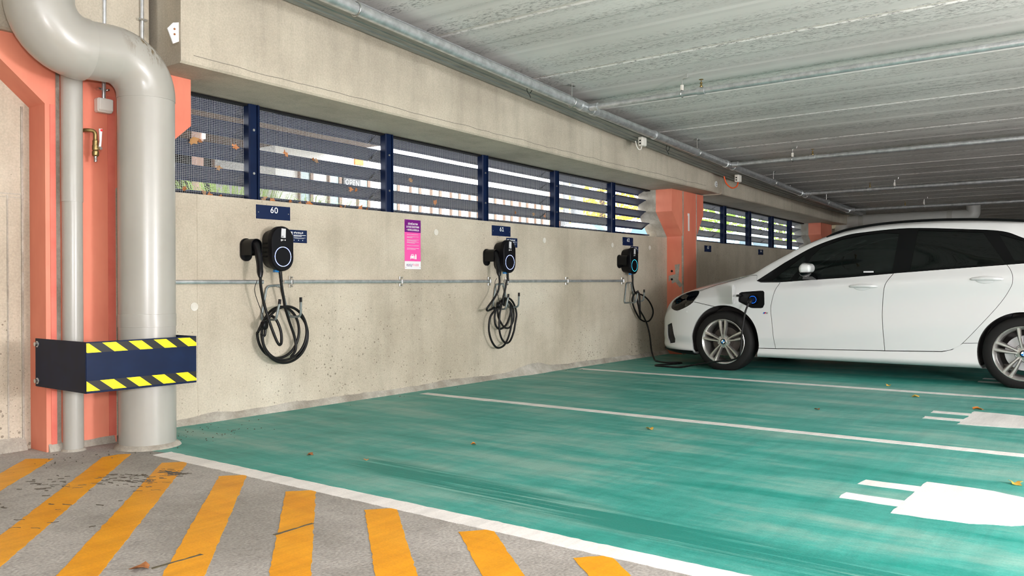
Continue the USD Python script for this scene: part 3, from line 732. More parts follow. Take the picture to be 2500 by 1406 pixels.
def charger(x, z, num, led, label):
    """origin at the wall behind the charger's middle"""
    t = thing('wall_charger', label, 'car charger', (x, Y0, z), group=None)
    obj('rear_body', loft_y([(-0.001, capsule(0.070, 0.132)), (-0.02, capsule(0.074, 0.136)), (-0.085, capsule(0.084, 0.147)), (-0.092, capsule(0.084, 0.147))]), M['black_plastic'], t, smooth=40)
    obj('front_cover', loft_y([(-0.092, capsule(0.090, 0.153)), (-0.097, capsule(0.0935, 0.156)), (-0.128, capsule(0.0935, 0.156)), (-0.136, capsule(0.0915, 0.154)), (-0.140, capsule(0.087, 0.1495))]), M['black_gloss_soft'], t, smooth=40)
    a = np.linspace(0, 2 * np.pi, 64)
    rin, rout = 0.0645, 0.0695
    V = np.r_[np.c_[rin * np.cos(a), 0 * a - 0.1412, rin * np.sin(a) - 0.055], np.c_[rout * np.cos(a), 0 * a - 0.1412, rout * np.sin(a) - 0.055], np.c_[rout * np.cos(a), 0 * a - 0.1395, rout * np.sin(a) - 0.055], np.c_[rin * np.cos(a), 0 * a - 0.1395, rin * np.sin(a) - 0.055]]
    F = []
    for k in range(63):
        for r0, r1 in ((0, 1), (1, 2), (2, 3), (3, 0)):
            F += [[r0 * 64 + k, r0 * 64 + k + 1, r1 * 64 + k + 1], [r0 * 64 + k, r1 * 64 + k + 1, r1 * 64 + k]]
    obj('led_ring', trimesh.Trimesh(V, F, process=False), led, t, smooth=False, label='glowing light ring')
    tilt = trimesh.transformations.rotation_matrix(math.radians(2.5), [0, 1, 0])
    s = obj('sticker', bbox(-0.019, 0.019, -0.1412, -0.1400, 0.076, 0.140, 0.0004).apply_transform(tilt), M['sticker_grey'], t, label='pale sticker under the top of the cover')
    tx = wall_text(str(num), -0.004, 0.080, 0.010, -0.1413, 0.0004, centre=True)
    obj('sticker_numeral', tx, M['black_matt'], s, smooth=False)
    obj('maker_mark', wall_text('go-e', 0.002, 0.056, 0.0125, -0.1402, 0.0006, centre=True), M['white_print'], t, smooth=False)
    obj('chip_tag', bbox(-0.045, 0.0, -0.115, -0.085, -0.163, -0.146, 0.003), M['chip_blue'], t, label='blue tag under the cover')
    g = [(0.006, 0.0)]
    prof = [(0, -0.150)]
    for k in range(9):
        prof += [(0.0135 - 0.0003 * k, -0.152 - 0.009 * k), (0.0135 - 0.0003 * k, -0.157 - 0.009 * k), (0.0095, -0.158 - 0.009 * k), (0.0095, -0.160 - 0.009 * k)]
    prof += [(0, -0.235)]
    gm = lathe(prof[::-1], 14); gm.apply_translation([-0.004, -0.112, 0])
    gm.apply_transform(trimesh.transformations.rotation_matrix(math.radians(-7), [0, 1, 0], [-0.004, -0.112, -0.15]))
    obj('cable_gland', gm, M['rubber'], t, smooth=20, label='ribbed cable gland')
    obj('side_vent', cat(*[bbox(-0.086, -0.078, -0.075, -0.03, zz, zz + 0.012, 0.001) for zz in (-0.06, -0.03, 0.0, 0.03)]), M['black_matt'], t)
    return t


M['black_gloss_soft'] = plain('charger_cover', (0.0035, 0.0035, 0.005), 0.5, specular_ior_level=0.2)


def holder(x, z, label):
    """plug holder: a hood open to the front and below"""
    t = thing('plug_holder', label, 'plug holder', (x, Y0, z))
    def hood(r, h, cut):
        a = np.linspace(0, np.pi, 24)
        return sg.Polygon(np.r_[np.c_[r * np.cos(a), h - r + r * np.sin(a)], [(-r, -h * cut), (r, -h * cut)]])
    shell = prism_y(hood(0.044, 0.072, 0.55).difference(hood(0.040, 0.068, 0.7)), -0.125, -0.012)
    obj('hood', shell, M['black_plastic'], t, smooth=40)
    back = capsule(0.046, 0.078)
    obj('back_plate', loft_y([(-0.001, back), (-0.014, back)]), M['black_plastic'], t, smooth=40)
    obj('socket', lathe([(0.001, -0.06), (0.030, -0.06), (0.030, -0.012), (0.001, -0.012)], 24, 'y'), M['black_matt'], t)
    return t


def hook(x, z, label):
    """bent tube rack: a frame flat on the wall, two arms that stand out and turn up"""
    t = thing('cable_hook', label, 'cable hook', (x, Y0, z))
    r = 0.0085
    obj('wall_frame', tube(fillet([(0.055, -0.014, 0.003), (-0.045, -0.014, -0.002), (-0.086, -0.014, -0.192), (-0.090, -0.014, -0.236), (-0.02, -0.014, -0.238)], 0.03, 5), r, 10), M['hook_grey'], t, smooth=50)
    obj('wall_frame', tube(fillet([(0.055, -0.014, 0.003), (0.075, -0.014, 0.0), (0.118, -0.014, -0.14), (0.150, -0.014, -0.218), (0.152, -0.05, -0.222)], 0.03, 5), r, 10), M['hook_grey'], t, smooth=50)
    for px, tx, ty, dy in ((-0.03, -0.058, -0.175, 0.0), (0.152, 0.140, -0.150, 0.0)):
        e = (tx - 0.022 if px < 0 else tx + 0.012)
        a = obj('arm', tube(fillet([(px, -0.014, -0.236 if px < 0 else -0.222), (e, ty + 0.015, -0.232 if px < 0 else -0.218), (tx, ty, -0.105 if px < 0 else -0.095)], 0.035, 6), r, 10), M['hook_grey'], t, smooth=50)
        obj('end_cap', tube([(tx - (tx - e) * 0.14, ty + 0.001, -0.125 if px < 0 else -0.115), (tx, ty, -0.092 if px < 0 else -0.082)], 0.0098, 12), M['black_plastic'], a, smooth=50)
    obj('fixing_plate', cat(bbox(0.045, 0.082, -0.018, -0.001, -0.012, 0.012, 0.003), rod((0.055, -0.022, 0), (0.055, -0.001, 0), 0.006, 8), rod((0.073, -0.022, 0), (0.073, -0.001, 0), 0.006, 8)), M['steel'], t)
    return t


charger(3.685, 1.150, 60, M['led_blue'], 'black wall charger with white-blue light ring under the number 60 sign')
charger(6.285, 1.160, 61, M['led_blue'], 'black wall charger with blue light ring under the number 61 sign')
charger(8.690, 1.168, 62, M['led_cyan'], 'black wall charger with turquoise light ring under the number 62 sign')
holder(3.480, 1.140, 'black plug holder with its plug in, left of the nearest charger')
holder(6.100, 1.150, 'black plug holder with its plug in, left of the middle charger')
holder(8.570, 1.160, 'empty black plug holder left of the farthest charger')
hook(3.688, 0.893, 'grey tube cable hook under charger 60 holding a thick coil')
hook(6.272, 0.900, 'grey tube cable hook under charger 61 holding drooping coils')
hook(8.765, 0.912, 'grey tube cable hook under charger 62, nearly empty')

CR = 0.0095


def cable(name_label, paths, handle=None, puck=None):
    t = thing('charging_cable', name_label, 'cable')
    for p in paths:
        obj('cord', tube(spline(p, 7), CR, 10), M['rubber'], t, smooth=60)
    if handle is not None:
        h = np.array(handle, float)
        h = spline(h, 6)
        rr = np.interp(np.linspace(0, 1, len(h)), [0, 0.12, 0.3, 0.45, 0.85, 0.93, 1.0], [0.033, 0.036, 0.034, 0.025, 0.021, 0.022, 0.012])
        ha = obj('plug_handle', tube(h, rr, 18), M['handle_gloss'], t, smooth=50)
        obj('button_inset', tube([h[4] + (0, -0.03, 0.004), h[7] + (0, -0.027, 0.0)], 0.012, 10), M['black_matt'], ha, smooth=50)
    if puck is not None:
        x, y, z = puck
        pk = obj('plug_cap', lathe([(0, -0.018), (0.026, -0.018), (0.031, -0.010), (0.031, 0.012), (0.026, 0.018), (0, 0.018)], 20, 'y').apply_transform(trimesh.transformations.rotation_matrix(0.5, [0, 0, 1])).apply_translation([x, y, z]), M['black_plastic'], t)
        hx, hz = (handle[-1][0] if handle is not None else x), (handle[-1][2] if handle is not None else z + .2)
        obj('cap_lanyard', tube(spline([(hx - 0.012, 4.75, hz - 0.02), (hx - 0.014, 4.77, (hz + z) / 2 + .06), (x, y - 0.01, z + 0.03)], 6), 0.0022, 6), M['rubber'], t)
    return t


M['handle_gloss'] = plain('plug_handle', (0.005, 0.005, 0.006), 0.25, specular_ior_level=0.35)


def coil(cx, cz, rx, rz, y0, y1, a0, turns, tilt=0.0, n=22, sag=0.0):
    a = a0 + np.linspace(0, 2 * np.pi * turns, int(n * turns))
    t = np.linspace(0, 1, len(a))
    ex = 1 + 0.035 * np.sin(2.3 * a / 1.0 + 1.0) * (turns > 1)
    return np.c_[cx + rx * ex * np.cos(a) + tilt * np.sin(a), y0 + (y1 - y0) * t, cz + rz * ex * np.sin(a)]


h60 = [(3.488, 4.865, 1.178), (3.486, 4.825, 1.170), (3.482, 4.79, 1.13), (3.479, 4.765, 1.055), (3.461, 4.73, 0.95)]
c60 = [(3.461, 4.73, 0.955), (3.474, 4.742, 0.885), (3.506, 4.755, 0.78), (3.538, 4.755, 0.684), (3.57, 4.747, 0.588), (3.603, 4.74, 0.509), (3.625, 4.74, 0.489), (3.642, 4.745, 0.511), (3.647, 4.76, 0.584), (3.627, 4.785, 0.662), (3.606, 4.82, 0.685), (3.575, 4.85, 0.655), (3.545, 4.87, 0.58)]
lp = coil(3.715, 0.565, 0.168, 0.180, 4.885, 4.835, math.pi, 1.0)
lp2 = coil(3.732, 0.56, 0.186, 0.188, 4.835, 4.80, math.pi, 1.0)
lp3 = coil(3.728, 0.545, 0.200, 0.190, 4.80, 4.83, math.pi, 0.78)
end60 = [(3.842, 4.86, 0.60), (3.839, 4.86, 0.538), (3.786, 4.844, 0.641), (3.739, 4.828, 0.738), (3.713, 4.816, 0.823), (3.691, 4.808, 0.907), (3.685, 4.806, 0.93)]
cable('thick black charging cable coiled in round loops on the hook under number 60', [c60 + [tuple(q) for q in lp] + [tuple(q) for q in lp2] + [tuple(q) for q in lp3[:-3]],
      [(3.80, 4.845, 0.385), (3.845, 4.85, 0.44), (3.842, 4.855, 0.52)] + end60[2:]], h60, (3.542, 4.80, 0.625))
h61 = [(6.108, 4.865, 1.178), (6.102, 4.825, 1.176), (6.09, 4.79, 1.14), (6.078, 4.765, 1.07), (6.058, 4.73, 0.975)]
a61 = [(6.055, 4.73, 0.98), (6.07, 4.737, 0.919), (6.061, 4.743, 0.85), (6.026, 4.75, 0.791), (5.966, 4.757, 0.729), (5.926, 4.769, 0.682), (5.952, 4.787, 0.66), (6.025, 4.804, 0.668), (6.09, 4.82, 0.685), (6.105, 4.82, 0.660), (6.04, 4.823, 0.598), (6.022, 4.826, 0.491), (6.055, 4.829, 0.393), (6.119, 4.832, 0.324), (6.185, 4.835, 0.304), (6.269, 4.838, 0.326), (6.337, 4.842, 0.394), (6.387, 4.845, 0.502), (6.401, 4.848, 0.613), (6.387, 4.851, 0.686), (6.355, 4.854, 0.737), (6.295, 4.857, 0.754), (6.227, 4.86, 0.722), (6.2, 4.86, 0.674), (6.207, 4.859, 0.591), (6.268, 4.858, 0.512), (6.33, 4.857, 0.482), (6.392, 4.856, 0.496), (6.438, 4.854, 0.567), (6.437, 4.853, 0.64), (6.408, 4.852, 0.697), (6.351, 4.851, 0.737), (6.286, 4.85, 0.76), (6.222, 4.849, 0.734), (6.167, 4.848, 0.68), (6.135, 4.847, 0.594), (6.146, 4.846, 0.523), (6.188, 4.844, 0.483), (6.249, 4.843, 0.486), (6.311, 4.842, 0.522), (6.356, 4.841, 0.587), (6.373, 4.84, 0.653), (6.345, 4.832, 0.72), (6.262, 4.832, 0.766), (6.201, 4.833, 0.647), (6.189, 4.835, 0.538), (6.195, 4.836, 0.456), (6.233, 4.838, 0.383), (6.297, 4.839, 0.343), (6.363, 4.841, 0.359), (6.421, 4.842, 0.44), (6.451, 4.844, 0.528), (6.472, 4.845, 0.611), (6.438, 4.847, 0.702), (6.375, 4.848, 0.758), (6.304, 4.85, 0.76), (6.25, 4.825, 0.70), (6.237, 4.826, 0.766), (6.252, 4.816, 0.837), (6.262, 4.808, 0.90), (6.272, 4.806, 0.94)]
cable('black charging cable hanging in long drooping loops on the hook under number 61', [a61], h61, (6.135, 4.80, 0.705))
a62 = [(8.69, 4.806, 0.945), (8.70, 4.81, 0.90), (8.737, 4.816, 0.836), (8.80, 4.824, 0.788), (8.98, 4.832, 0.762), (9.148, 4.84, 0.695), (9.267, 4.848, 0.594), (9.282, 4.856, 0.511), (9.202, 4.86, 0.447), (9.082, 4.86, 0.444), (8.964, 4.86, 0.48), (8.881, 4.86, 0.547), (8.80, 4.86, 0.645), (8.776, 4.855, 0.733), (8.80, 4.82, 0.80), (8.835, 4.80, 0.785), (8.85, 4.80, 0.70), (8.858, 4.80, 0.58), (8.862, 4.80, 0.50), (8.848, 4.795, 0.52), (8.812, 4.79, 0.605), (8.772, 4.79, 0.69), (8.76, 4.785, 0.72), (8.785, 4.785, 0.654), (8.843, 4.79, 0.581), (8.936, 4.79, 0.498), (8.985, 4.77, 0.40), (8.97, 4.73, 0.27), (8.88, 4.66, 0.11), (8.78, 4.57, 0.02), (8.67, 4.47, 0.0105), (8.60, 4.33, 0.0105), (8.66, 4.24, 0.0105), (8.64, 4.16, 0.0105), (8.47, 4.19, 0.0105), (8.30, 4.27, 0.0105), (8.21, 4.26, 0.0105), (8.18, 4.12, 0.0105), (8.165, 3.95, 0.014), (8.15, 3.75, 0.055), (8.135, 3.55, 0.095), (8.13, 3.36, 0.125), (8.125, 3.285, 0.165), (8.125, 3.262, 0.26), (8.13, 3.25, 0.43), (8.14, 3.225, 0.60), (8.165, 3.20, 0.69), (8.19, 3.19, 0.722)]
cable('black charging cable running from the hook under number 62 to the white car', [a62], [(8.285, 3.19, 0.735), (8.25, 3.19, 0.737), (8.215, 3.19, 0.735), (8.19, 3.19, 0.725), (8.17, 3.195, 0.695)], None)

# ------------------------------------------------------------------ signs


def number_sign(x0, z1, num, label, w=0.29, h=0.097):
    t = thing('number_sign', label, 'sign', (x0 + w / 2, Y0, z1 - h / 2))
    obj('plate', bbox(-w / 2, w / 2, -0.004, -0.0005, -h / 2, h / 2, 0.001), M['sign_navy'], t)
    obj('numeral', wall_text(str(num), 0.005, -0.002, 0.039, -0.0042, 0.0008, centre=True), M['white_print'], t, smooth=False)
    for x in (-w / 2 + 0.018, w / 2 - 0.018):
        obj('screw', disc_y(x, -0.003, 0.0045, -0.0042, 0.003, 8), M['steel'], t)
    return t


number_sign(3.565, 1.457, 60, 'navy sign with white number 60, largest of the bay number signs')
number_sign(6.185, 1.455, 61, 'navy sign with white number 61 above the middle charger')
number_sign(8.655, 1.450, 62, 'navy sign with white number 62 near the salmon column', 0.25)
number_sign(10.94, 1.432, 63, 'small dark sign with number 63 beyond the salmon column', 0.225, 0.088)
number_sign(12.97, 1.440, 64, 'small dark sign with number 64 above the car bonnet', 0.205, 0.083)


def info_sign(x0, x1, z0, z1, label):
    t = thing('info_sign', label, 'sign', (x0, Y0, z0))
    w, h = x1 - x0, z1 - z0
    obj('plate', bbox(0, w, -0.003, -0.0005, 0, h, 0.0008), M['sign_navy'], t)
    obj('heading', wall_text('eParking.fi', w - 0.122, h * 0.72, 0.0125, -0.0031, 0.0005), M['white_print'], t, smooth=False)
    rows = []
    for z, a, b, hh in ((0.57, 0.122, 0.012, 0.0045), (0.49, 0.122, 0.05, 0.0045), (0.39, 0.122, 0.015, 0.002), (0.33, 0.122, 0.03, 0.002)):
        rows.append(box(w - a, w - b, -0.0036, -0.0030, h * z, h * z + hh))
    obj('print_line', cat(*rows), M['sticker_grey'], t, smooth=False)
    obj('print_dots', cat(*[disc_y(w - a, h * 0.2, 0.0035, -0.0031, 0.001, 8) for a in (0.118, 0.078, 0.04)]), M['white_print'], t, smooth=False, kind='stuff')
    obj('print_block', box(0.012, w - 0.132, -0.0036, -0.003, h * 0.18, h * 0.85), M['white_print'], t, smooth=False, label='white picture panel')
    return t


info_sign(3.815, 4.006, 1.204, 1.297, 'small navy information sign half behind the nearest charger')
info_sign(6.408, 6.586, 1.256, 1.346, 'small navy information sign behind the middle charger')
info_sign(8.845, 9.035, 1.262, 1.350, 'small dark information sign behind the farthest charger')

M['poster_purple'] = plain('poster_purple', (0.17, 0.003, 0.19), 0.4)
M['poster_pink'] = plain('poster_pink', (0.83, 0.09, 0.36), 0.4)
M['poster_white'] = plain('poster_white', (0.80, 0.79, 0.80), 0.4)
M['text_purple'] = plain('text_purple', (0.10, 0.01, 0.16), 0.5)
M['text_pink'] = plain('text_pink', (0.75, 0.16, 0.30), 0.5)
t = thing('payment_poster', 'tall pink and purple parking payment poster between chargers', 'poster', (5.118, Y0, 1.028))
W_, H_ = 0.192, 0.413
obj('board', bbox(-W_ / 2, W_ / 2, -0.003, -0.0005, 0, H_, 0.0008), M['poster_pink'], t)
hd = obj('header', box(-W_ / 2, W_ / 2, -0.0036, -0.003, H_ - 0.105, H_), M['poster_purple'], t, smooth=False, label='purple header')
for k, s in enumerate(('SÄHKÖAUTON', 'LATAUS EASYPARK', '– SOVELLUKSELLA')):
    obj('lettering', wall_text(s, 0, H_ - 0.042 - 0.025 * k, 0.0150, -0.0037, 0.0006, centre=True, squeeze=0.80), M['white_print'], hd, smooth=False)
ft = obj('footer', box(-W_ / 2, W_ / 2, -0.0036, -0.003, 0, 0.066), M['poster_white'], t, smooth=False, label='white footer')
a_ = wall_text('easy', -0.078, 0.024, 0.025, -0.0037, 0.0006, bold=False, squeeze=0.95)
xe = a_.vertices[:, 0].max() + 0.004
obj('lettering', a_, M['text_purple'], ft, smooth=False)
obj('lettering', wall_text('PARK', xe, 0.024, 0.0215, -0.0037, 0.0006, bold=False, squeeze=0.98), M['text_pink'], ft, smooth=False)
rows = []
for z, b in ((0.288, 0.02), (0.270, 0.015), (0.262, 0.09), (0.244, 0.012), (0.236, 0.04), (0.226, 0.015), (0.218, 0.06), (0.196, 0.012), (0.173, 0.012), (0.164, 0.05)):
    rows.append(box(-0.07, 0.085 - b, -0.0035, -0.0029, z, z + 0.0028))
obj('print_line', cat(*rows), M['sticker_grey'], t, smooth=False)
cr = shapely.union_all([sg.Polygon([(-0.03, 0.084), (-0.03, 0.107), (-0.024, 0.112), (-0.017, 0.125), (0.007, 0.125), (0.014, 0.112), (0.02, 0.107), (0.02, 0.084), (0.014, 0.084), (0.014, 0.089), (-0.024, 0.089), (-0.024, 0.084)])])
cr = cr.difference(sg.Polygon([(-0.019, 0.113), (-0.014, 0.121), (0.004, 0.121), (0.009, 0.113)])).difference(sg.Point(-0.02, 0.100).buffer(0.003)).difference(sg.Point(0.010, 0.100).buffer(0.003))
pole = shapely.union_all([sg.box(0.026, 0.084, 0.044, 0.112), sg.Point(0.035, 0.117).buffer(0.009)]).difference(sg.Point(0.035, 0.118).buffer(0.0035))
obj('pictogram', cat(prism_y(cr, -0.0037, -0.003), prism_y(pole, -0.0037, -0.003)), M['white_print'], t, smooth=False, label='white car and charging post pictogram')
for x in (-0.085, 0.085):
    for z in (0.014, H_ - 0.012):
        obj('screw', disc_y(x, z, 0.0035, -0.0037, 0.002, 8), M['steel'], t)

# ------------------------------------------------------------------ cable tray and sprinkler pipes under the ceiling
tray_z = sag([-12, 0, 3.393, 6.17, 7.227, 8.651, 10.52, 12.344, 15.77, 24], [3.62, 2.915, 2.716, 2.537, 2.460, 2.377, 2.274, 2.214, 2.153, 2.05])
pipe_z = sag([-12, 0, 3.526, 6.26, 9.726, 12.44, 14.82, 24], [3.62, 2.89, 2.679, 2.504, 2.335, 2.216, 2.131, 1.98])
t = thing('cable_tray', 'long galvanised cable tray under the ceiling along the concrete edge beam', 'cable tray')
xs = np.r_[np.arange(2.75, 16, 0.6), 16.2]
prof = [(4.398, 0.055), (4.398, 0.004), (4.392, 0.0), (4.34, 0.0), (4.335, 0.006), (4.315, 0.006), (4.31, 0.0), (4.27, 0.0), (4.265, 0.006), (4.245, 0.006), (4.24, 0.0), (4.18, 0.0), (4.175, 0.006), (4.155, 0.006), (4.15, 0.0), (4.122, 0.0), (4.116, 0.004), (4.116, 0.055), (4.119, 0.055), (4.122, 0.012), (4.392, 0.012), (4.395, 0.055)]
V = np.vstack([[(x, y, tray_z(x) + z) for y, z in prof] for x in xs]); n = len(prof); F = []
for i in range(len(xs) - 1):
    for k in range(n):
        a, b = i * n + k, i * n + (k + 1) % n
        F += [[a, b + n, b], [a, a + n, b + n]]
mm = trimesh.Trimesh(V, F, process=False)
obj('tray_body', mm, M['galv_dark'], t, smooth=False)
obj('tray_lip', cat(*[tube([(a, 4.114, tray_z(a) + 0.056), (b, 4.114, tray_z(b) + 0.056)], 0.004, 6) for a, b in zip(xs[:-1], xs[1:])]), M['galv'], t)
for x in np.arange(3.0, 16, 1.9):
    obj('hanger_rod', rod((x, 4.25, tray_z(x) + 0.01), (x, 4.25, ceil_z(x) + 0.01), 0.005, 8), M['steel'], t)

t = thing('sprinkler_main', 'galvanised sprinkler main pipe running beside the cable tray under the ceiling', 'pipe')
px_ = np.r_[np.arange(-4, 15.2, 0.5), 15.6]
obj('pipe', tube([(x, 4.05, pipe_z(x)) for x in px_], 0.040, 20), M['galv'], t, smooth=60)


def sleeve(x, w=0.07, r=0.047):
    return tube([(x - w / 2 - 0.004, 4.05, pipe_z(x - w / 2)), (x - w / 2, 4.05, pipe_z(x - w / 2)), (x + w / 2, 4.05, pipe_z(x + w / 2)), (x + w / 2 + 0.004, 4.05, pipe_z(x + w / 2))], [r - 0.006, r, r, r - 0.006], 20)


for x in (6.40, 6.60, 7.81, 9.64, 9.86, 12.36, 12.6, 14.8):
    obj('coupling', sleeve(x), M['galv'], t, smooth=40)
for x in (3.7, 6.235, 8.82, 11.24, 13.6):
    z, zc = pipe_z(x), ceil_z(x)
    h = obj('hanger', tube([(x, 4.05 + 0.046 * math.sin(a), z + 0.046 * math.cos(a)) for a in np.linspace(0, 2 * np.pi, 17)], 0.0045, 6), M['steel'], t, smooth=60)
    obj('hanger_rod', cat(rod((x, 4.05, z + 0.046), (x, 4.05, zc + 0.01), 0.0045, 8), bbox(x - 0.02, x + 0.04, 4.035, 4.065, zc - 0.012, zc + 0.004, 0.002)), M['steel'], h)


def branch(x, z, hang, heads, label, y1=-10.5):
    t = thing('sprinkler_branch', label, 'pipe')
    r = 0.025
    obj('pipe', rod((x, 4.009, z), (x, y1, z), r, 16), M['galv'], t, smooth=60)
    obj('tee', cat(rod((x, 4.008, z), (x, 3.93, z), r + 0.009, 16)), M['galv'], t, smooth=40)
    zc = ceil_z(x)
    for y in hang:
        h = obj('hanger', tube([(x + 0.03 * math.sin(a), y, z + 0.03 * math.cos(a)) for a in np.linspace(0, 2 * np.pi, 17)], 0.004, 6), M['steel'], t, smooth=60)
        obj('hanger_strap', cat(bbox(x - 0.008, x + 0.008, y - 0.012, y + 0.012, z + 0.028, z + 0.075, 0.002)), M['white_plastic'], h)
        obj('hanger_hook', tube(fillet([(x, y, z + 0.06), (x, y, zc - 0.03), (x, y - 0.05, zc - 0.03), (x, y - 0.05, zc + 0.01)], 0.02), 0.004, 8), M['steel'], h)
    for y in heads:
        s = obj('socket', rod((x, y - 0.032, z), (x, y + 0.032, z), r + 0.007, 16), M['galv'], t, smooth=40)
        hd = obj('sprinkler_head', lathe([(0, 0), (0.011, 0), (0.013, 0.012), (0.009, 0.022), (0.006, 0.03), (0.012, 0.036), (0.012, 0.042), (0.003, 0.05), (0.003, 0.064), (0.016, 0.066), (0.019, 0.070), (0, 0.072)], 14).apply_translation([x, y, z + r]), M['brass'], s)
    obj('socket', rod((x, 2.27, z), (x, 2.255, z), r + 0.002, 16), M['galv'], t, smooth=40)


branch(6.48, 2.491, (3.111, -0.4, -4), (2.939, -1.2, -5), 'galvanised sprinkler branch pipe crossing the ceiling, nearest of the row')
branch(9.72, 2.335, (3.277, -0.3, -4), (3.047, -1.2, -5), 'galvanised sprinkler branch pipe crossing the ceiling above the car bonnet')
branch(12.48, 2.216, (2.793, -0.5, -4), (3.116, -1.2, -5), 'galvanised sprinkler branch pipe in the dark beyond the car, third of the row')
branch(14.80, 2.134, (2.87, -0.6, -4), (3.151, -1.2, -5), 'galvanised sprinkler branch pipe at the dark far end, last of the row')

# socket boxes and wires clipped to the tray
for x, w, z, lab in ((7.73, 0.085, 2.318, 'small white socket box with cable clipped under the cable tray'), (10.27, 0.10, 2.188, 'off-white socket box with orange cable loop under the cable tray')):
    t = thing('socket_box', lab, 'socket box', (x, 4.165, z))
    obj('body', bbox(-w / 2, w / 2, -0.03, 0.02, 0.0, 0.095, 0.006), M['white_plastic'], t)
    obj('lid', bbox(-w / 2 + 0.004, w / 2 - 0.004, -0.037, -0.029, 0.004, 0.091, 0.004), M['white_plastic'], t)
    obj('outlet', cat(*[rod((-w / 2 - 0.004, -0.005, zz), (-w / 2 + 0.002, -0.005, zz), 0.009, 10) for zz in (0.025, 0.055)]), M['black_matt'], t)
    if x < 9:
        obj('cable_tail', tube(spline([(0.0, 0, 0.004), (-0.01, 0.005, -0.03), (-0.05, 0.01, -0.035), (-0.075, 0.02, 0.0), (-0.06, 0.04, 0.05)], 6), 0.006, 8), M['white_plastic'], t, smooth=60)
    else:
        obj('orange_cable', tube(spline([(0.02, 0, 0.003), (-0.03, 0.0, -0.055), (-0.16, 0.01, -0.085), (-0.28, 0.03, -0.04), (-0.31, 0.05, 0.05)], 6), 0.0085, 8), M['orange_cable'], t, smooth=60)
for x, lab in ((5.74, 'loose cable tie ends hanging from the tray, nearer pair'), (8.30, 'loose cable tie ends hanging from the tray, middle pair')):
    z = tray_z(x)
    t = thing('cable_tie', lab, 'cable tie', (x, 4.15, z))
    obj('strap', cat(tube(spline([(-0.03, 0, 0.002), (-0.025, 0.01, -0.04), (0.0, 0.0, -0.075), (0.01, 0.0, -0.095)], 5), 0.0022, 6), tube(spline([(0.04, 0, 0.002), (0.02, 0.0, -0.04), (-0.005, 0.0, -0.06)], 5), 0.0022, 6)), M['black_matt'], t, kind='stuff')

# big grey drain pipe on the far side of the third column
t = thing('drain_pipe', 'grey drain pipe with bends under the ceiling behind the car roof', 'pipe')
FX, FZ = 16.4, 2.06
obj('pipe', tube(fillet([(FX, 4.62, 0.0), (FX, 4.62, FZ), (FX, 2.40, FZ), (FX, 2.40, 2.238)], 0.22, 8), 0.112, 28), M['pipe_grey'] if 'pipe_grey' in M else M['cream_pipe'], t, smooth=60)
obj('coupling_ring', cat(rod((FX, 2.72, FZ), (FX, 2.80, FZ), 0.120, 28), rod((FX, 4.28, FZ), (FX, 4.20, FZ), 0.120, 28)), M['cream_pipe'], t, smooth=40, kind='stuff')
t = thing('drain_pipe', 'slim drain pipe on the far column beside the bent grey pipe', 'pipe')
obj('pipe', rod((16.28, 4.80, 0), (16.28, 4.80, 2.05), 0.05, 18), M['cream_pipe'], t, smooth=60)

M['leaf_brown'] = plain('leaf_brown', (0.30, 0.115, 0.035), 0.7)
# small steel lug on the end of the near beam
t = thing('steel_lug', 'small white steel lug bolted to the concrete beam end above the elbow', 'bracket')
obj('plate', prism_y(sg.Polygon([(2.63, 2.36), (2.665, 2.40), (2.70, 2.41), (2.70, 2.30), (2.665, 2.28)]), 4.44, 4.448), M['white_print'], t, smooth=False)
obj('bolt_hole', cat(disc_y(2.672, 2.365, 0.006, 4.439, 0.004, 8), disc_y(2.672, 2.335, 0.006, 4.439, 0.004, 8)), M['leaf_brown'], t, kind='stuff')

# ------------------------------------------------------------------ leaves and grit
M['leaf_tan'] = plain('leaf_tan', (0.42, 0.22, 0.08), 0.7)
M['leaf_orange'] = plain('leaf_orange', (0.62, 0.20, 0.03), 0.6)
M['leaf_yellow'] = plain('leaf_yellow', (0.66, 0.40, 0.06), 0.6)
M['grit'] = plain('grit', (0.09, 0.08, 0.06), 0.9)


def leaf_mesh(size, seed):
    r = np.random.default_rng(seed)
    ang = np.linspace(0, 2 * np.pi, 13)[:-1]
    rad = np.array([1.0, .62, .78, .48, .66, .42, .5, .42, .66, .48, .78, .62]) * r.uniform(0.85, 1.15, 12)
    P = np.c_[rad * np.cos(ang) * size * 0.6, rad * np.sin(ang) * size * 0.45, 0.10 * size * np.cos(2 * ang + r.uniform(0, 6)) + 0.05 * size]
    V = np.vstack([[0, 0, 0.0], P]); F = [[0, 1 + k, 1 + (k + 1) % 12] for k in range(12)]
    V2 = V + [0, 0, -0.0012]
    F2 = [[f[0] + 13, f[2] + 13, f[1] + 13] for f in F]
    side = []
    for k in range(12):
        a, b = 1 + k, 1 + (k + 1) % 12
        side += [[a, a + 13, b + 13], [a, b + 13, b]]
    return trimesh.Trimesh(np.vstack([V, V2]), F + F2 + side, process=False)


def leaf(x, y, z, size, m, seed, label, group=None, upright=False):
    me = leaf_mesh(size, seed)
    r = np.random.default_rng(seed + 50)
    if upright:
        me.apply_transform(trimesh.transformations.euler_matrix(np.pi / 2 + r.uniform(-0.3, 0.3), r.uniform(-1.2, 1.2), r.uniform(-0.5, 0.5)))
    else:
        me.apply_transform(trimesh.transformations.euler_matrix(0, 0, r.uniform(0, 6)))
        me.apply_translation([0, 0, -me.vertices[:, 2].min()])
    me.apply_translation([x, y, z])
    o = obj('dry_leaf', me, m, None, smooth=60)
    put(o, label=label, category='leaf', group=group)


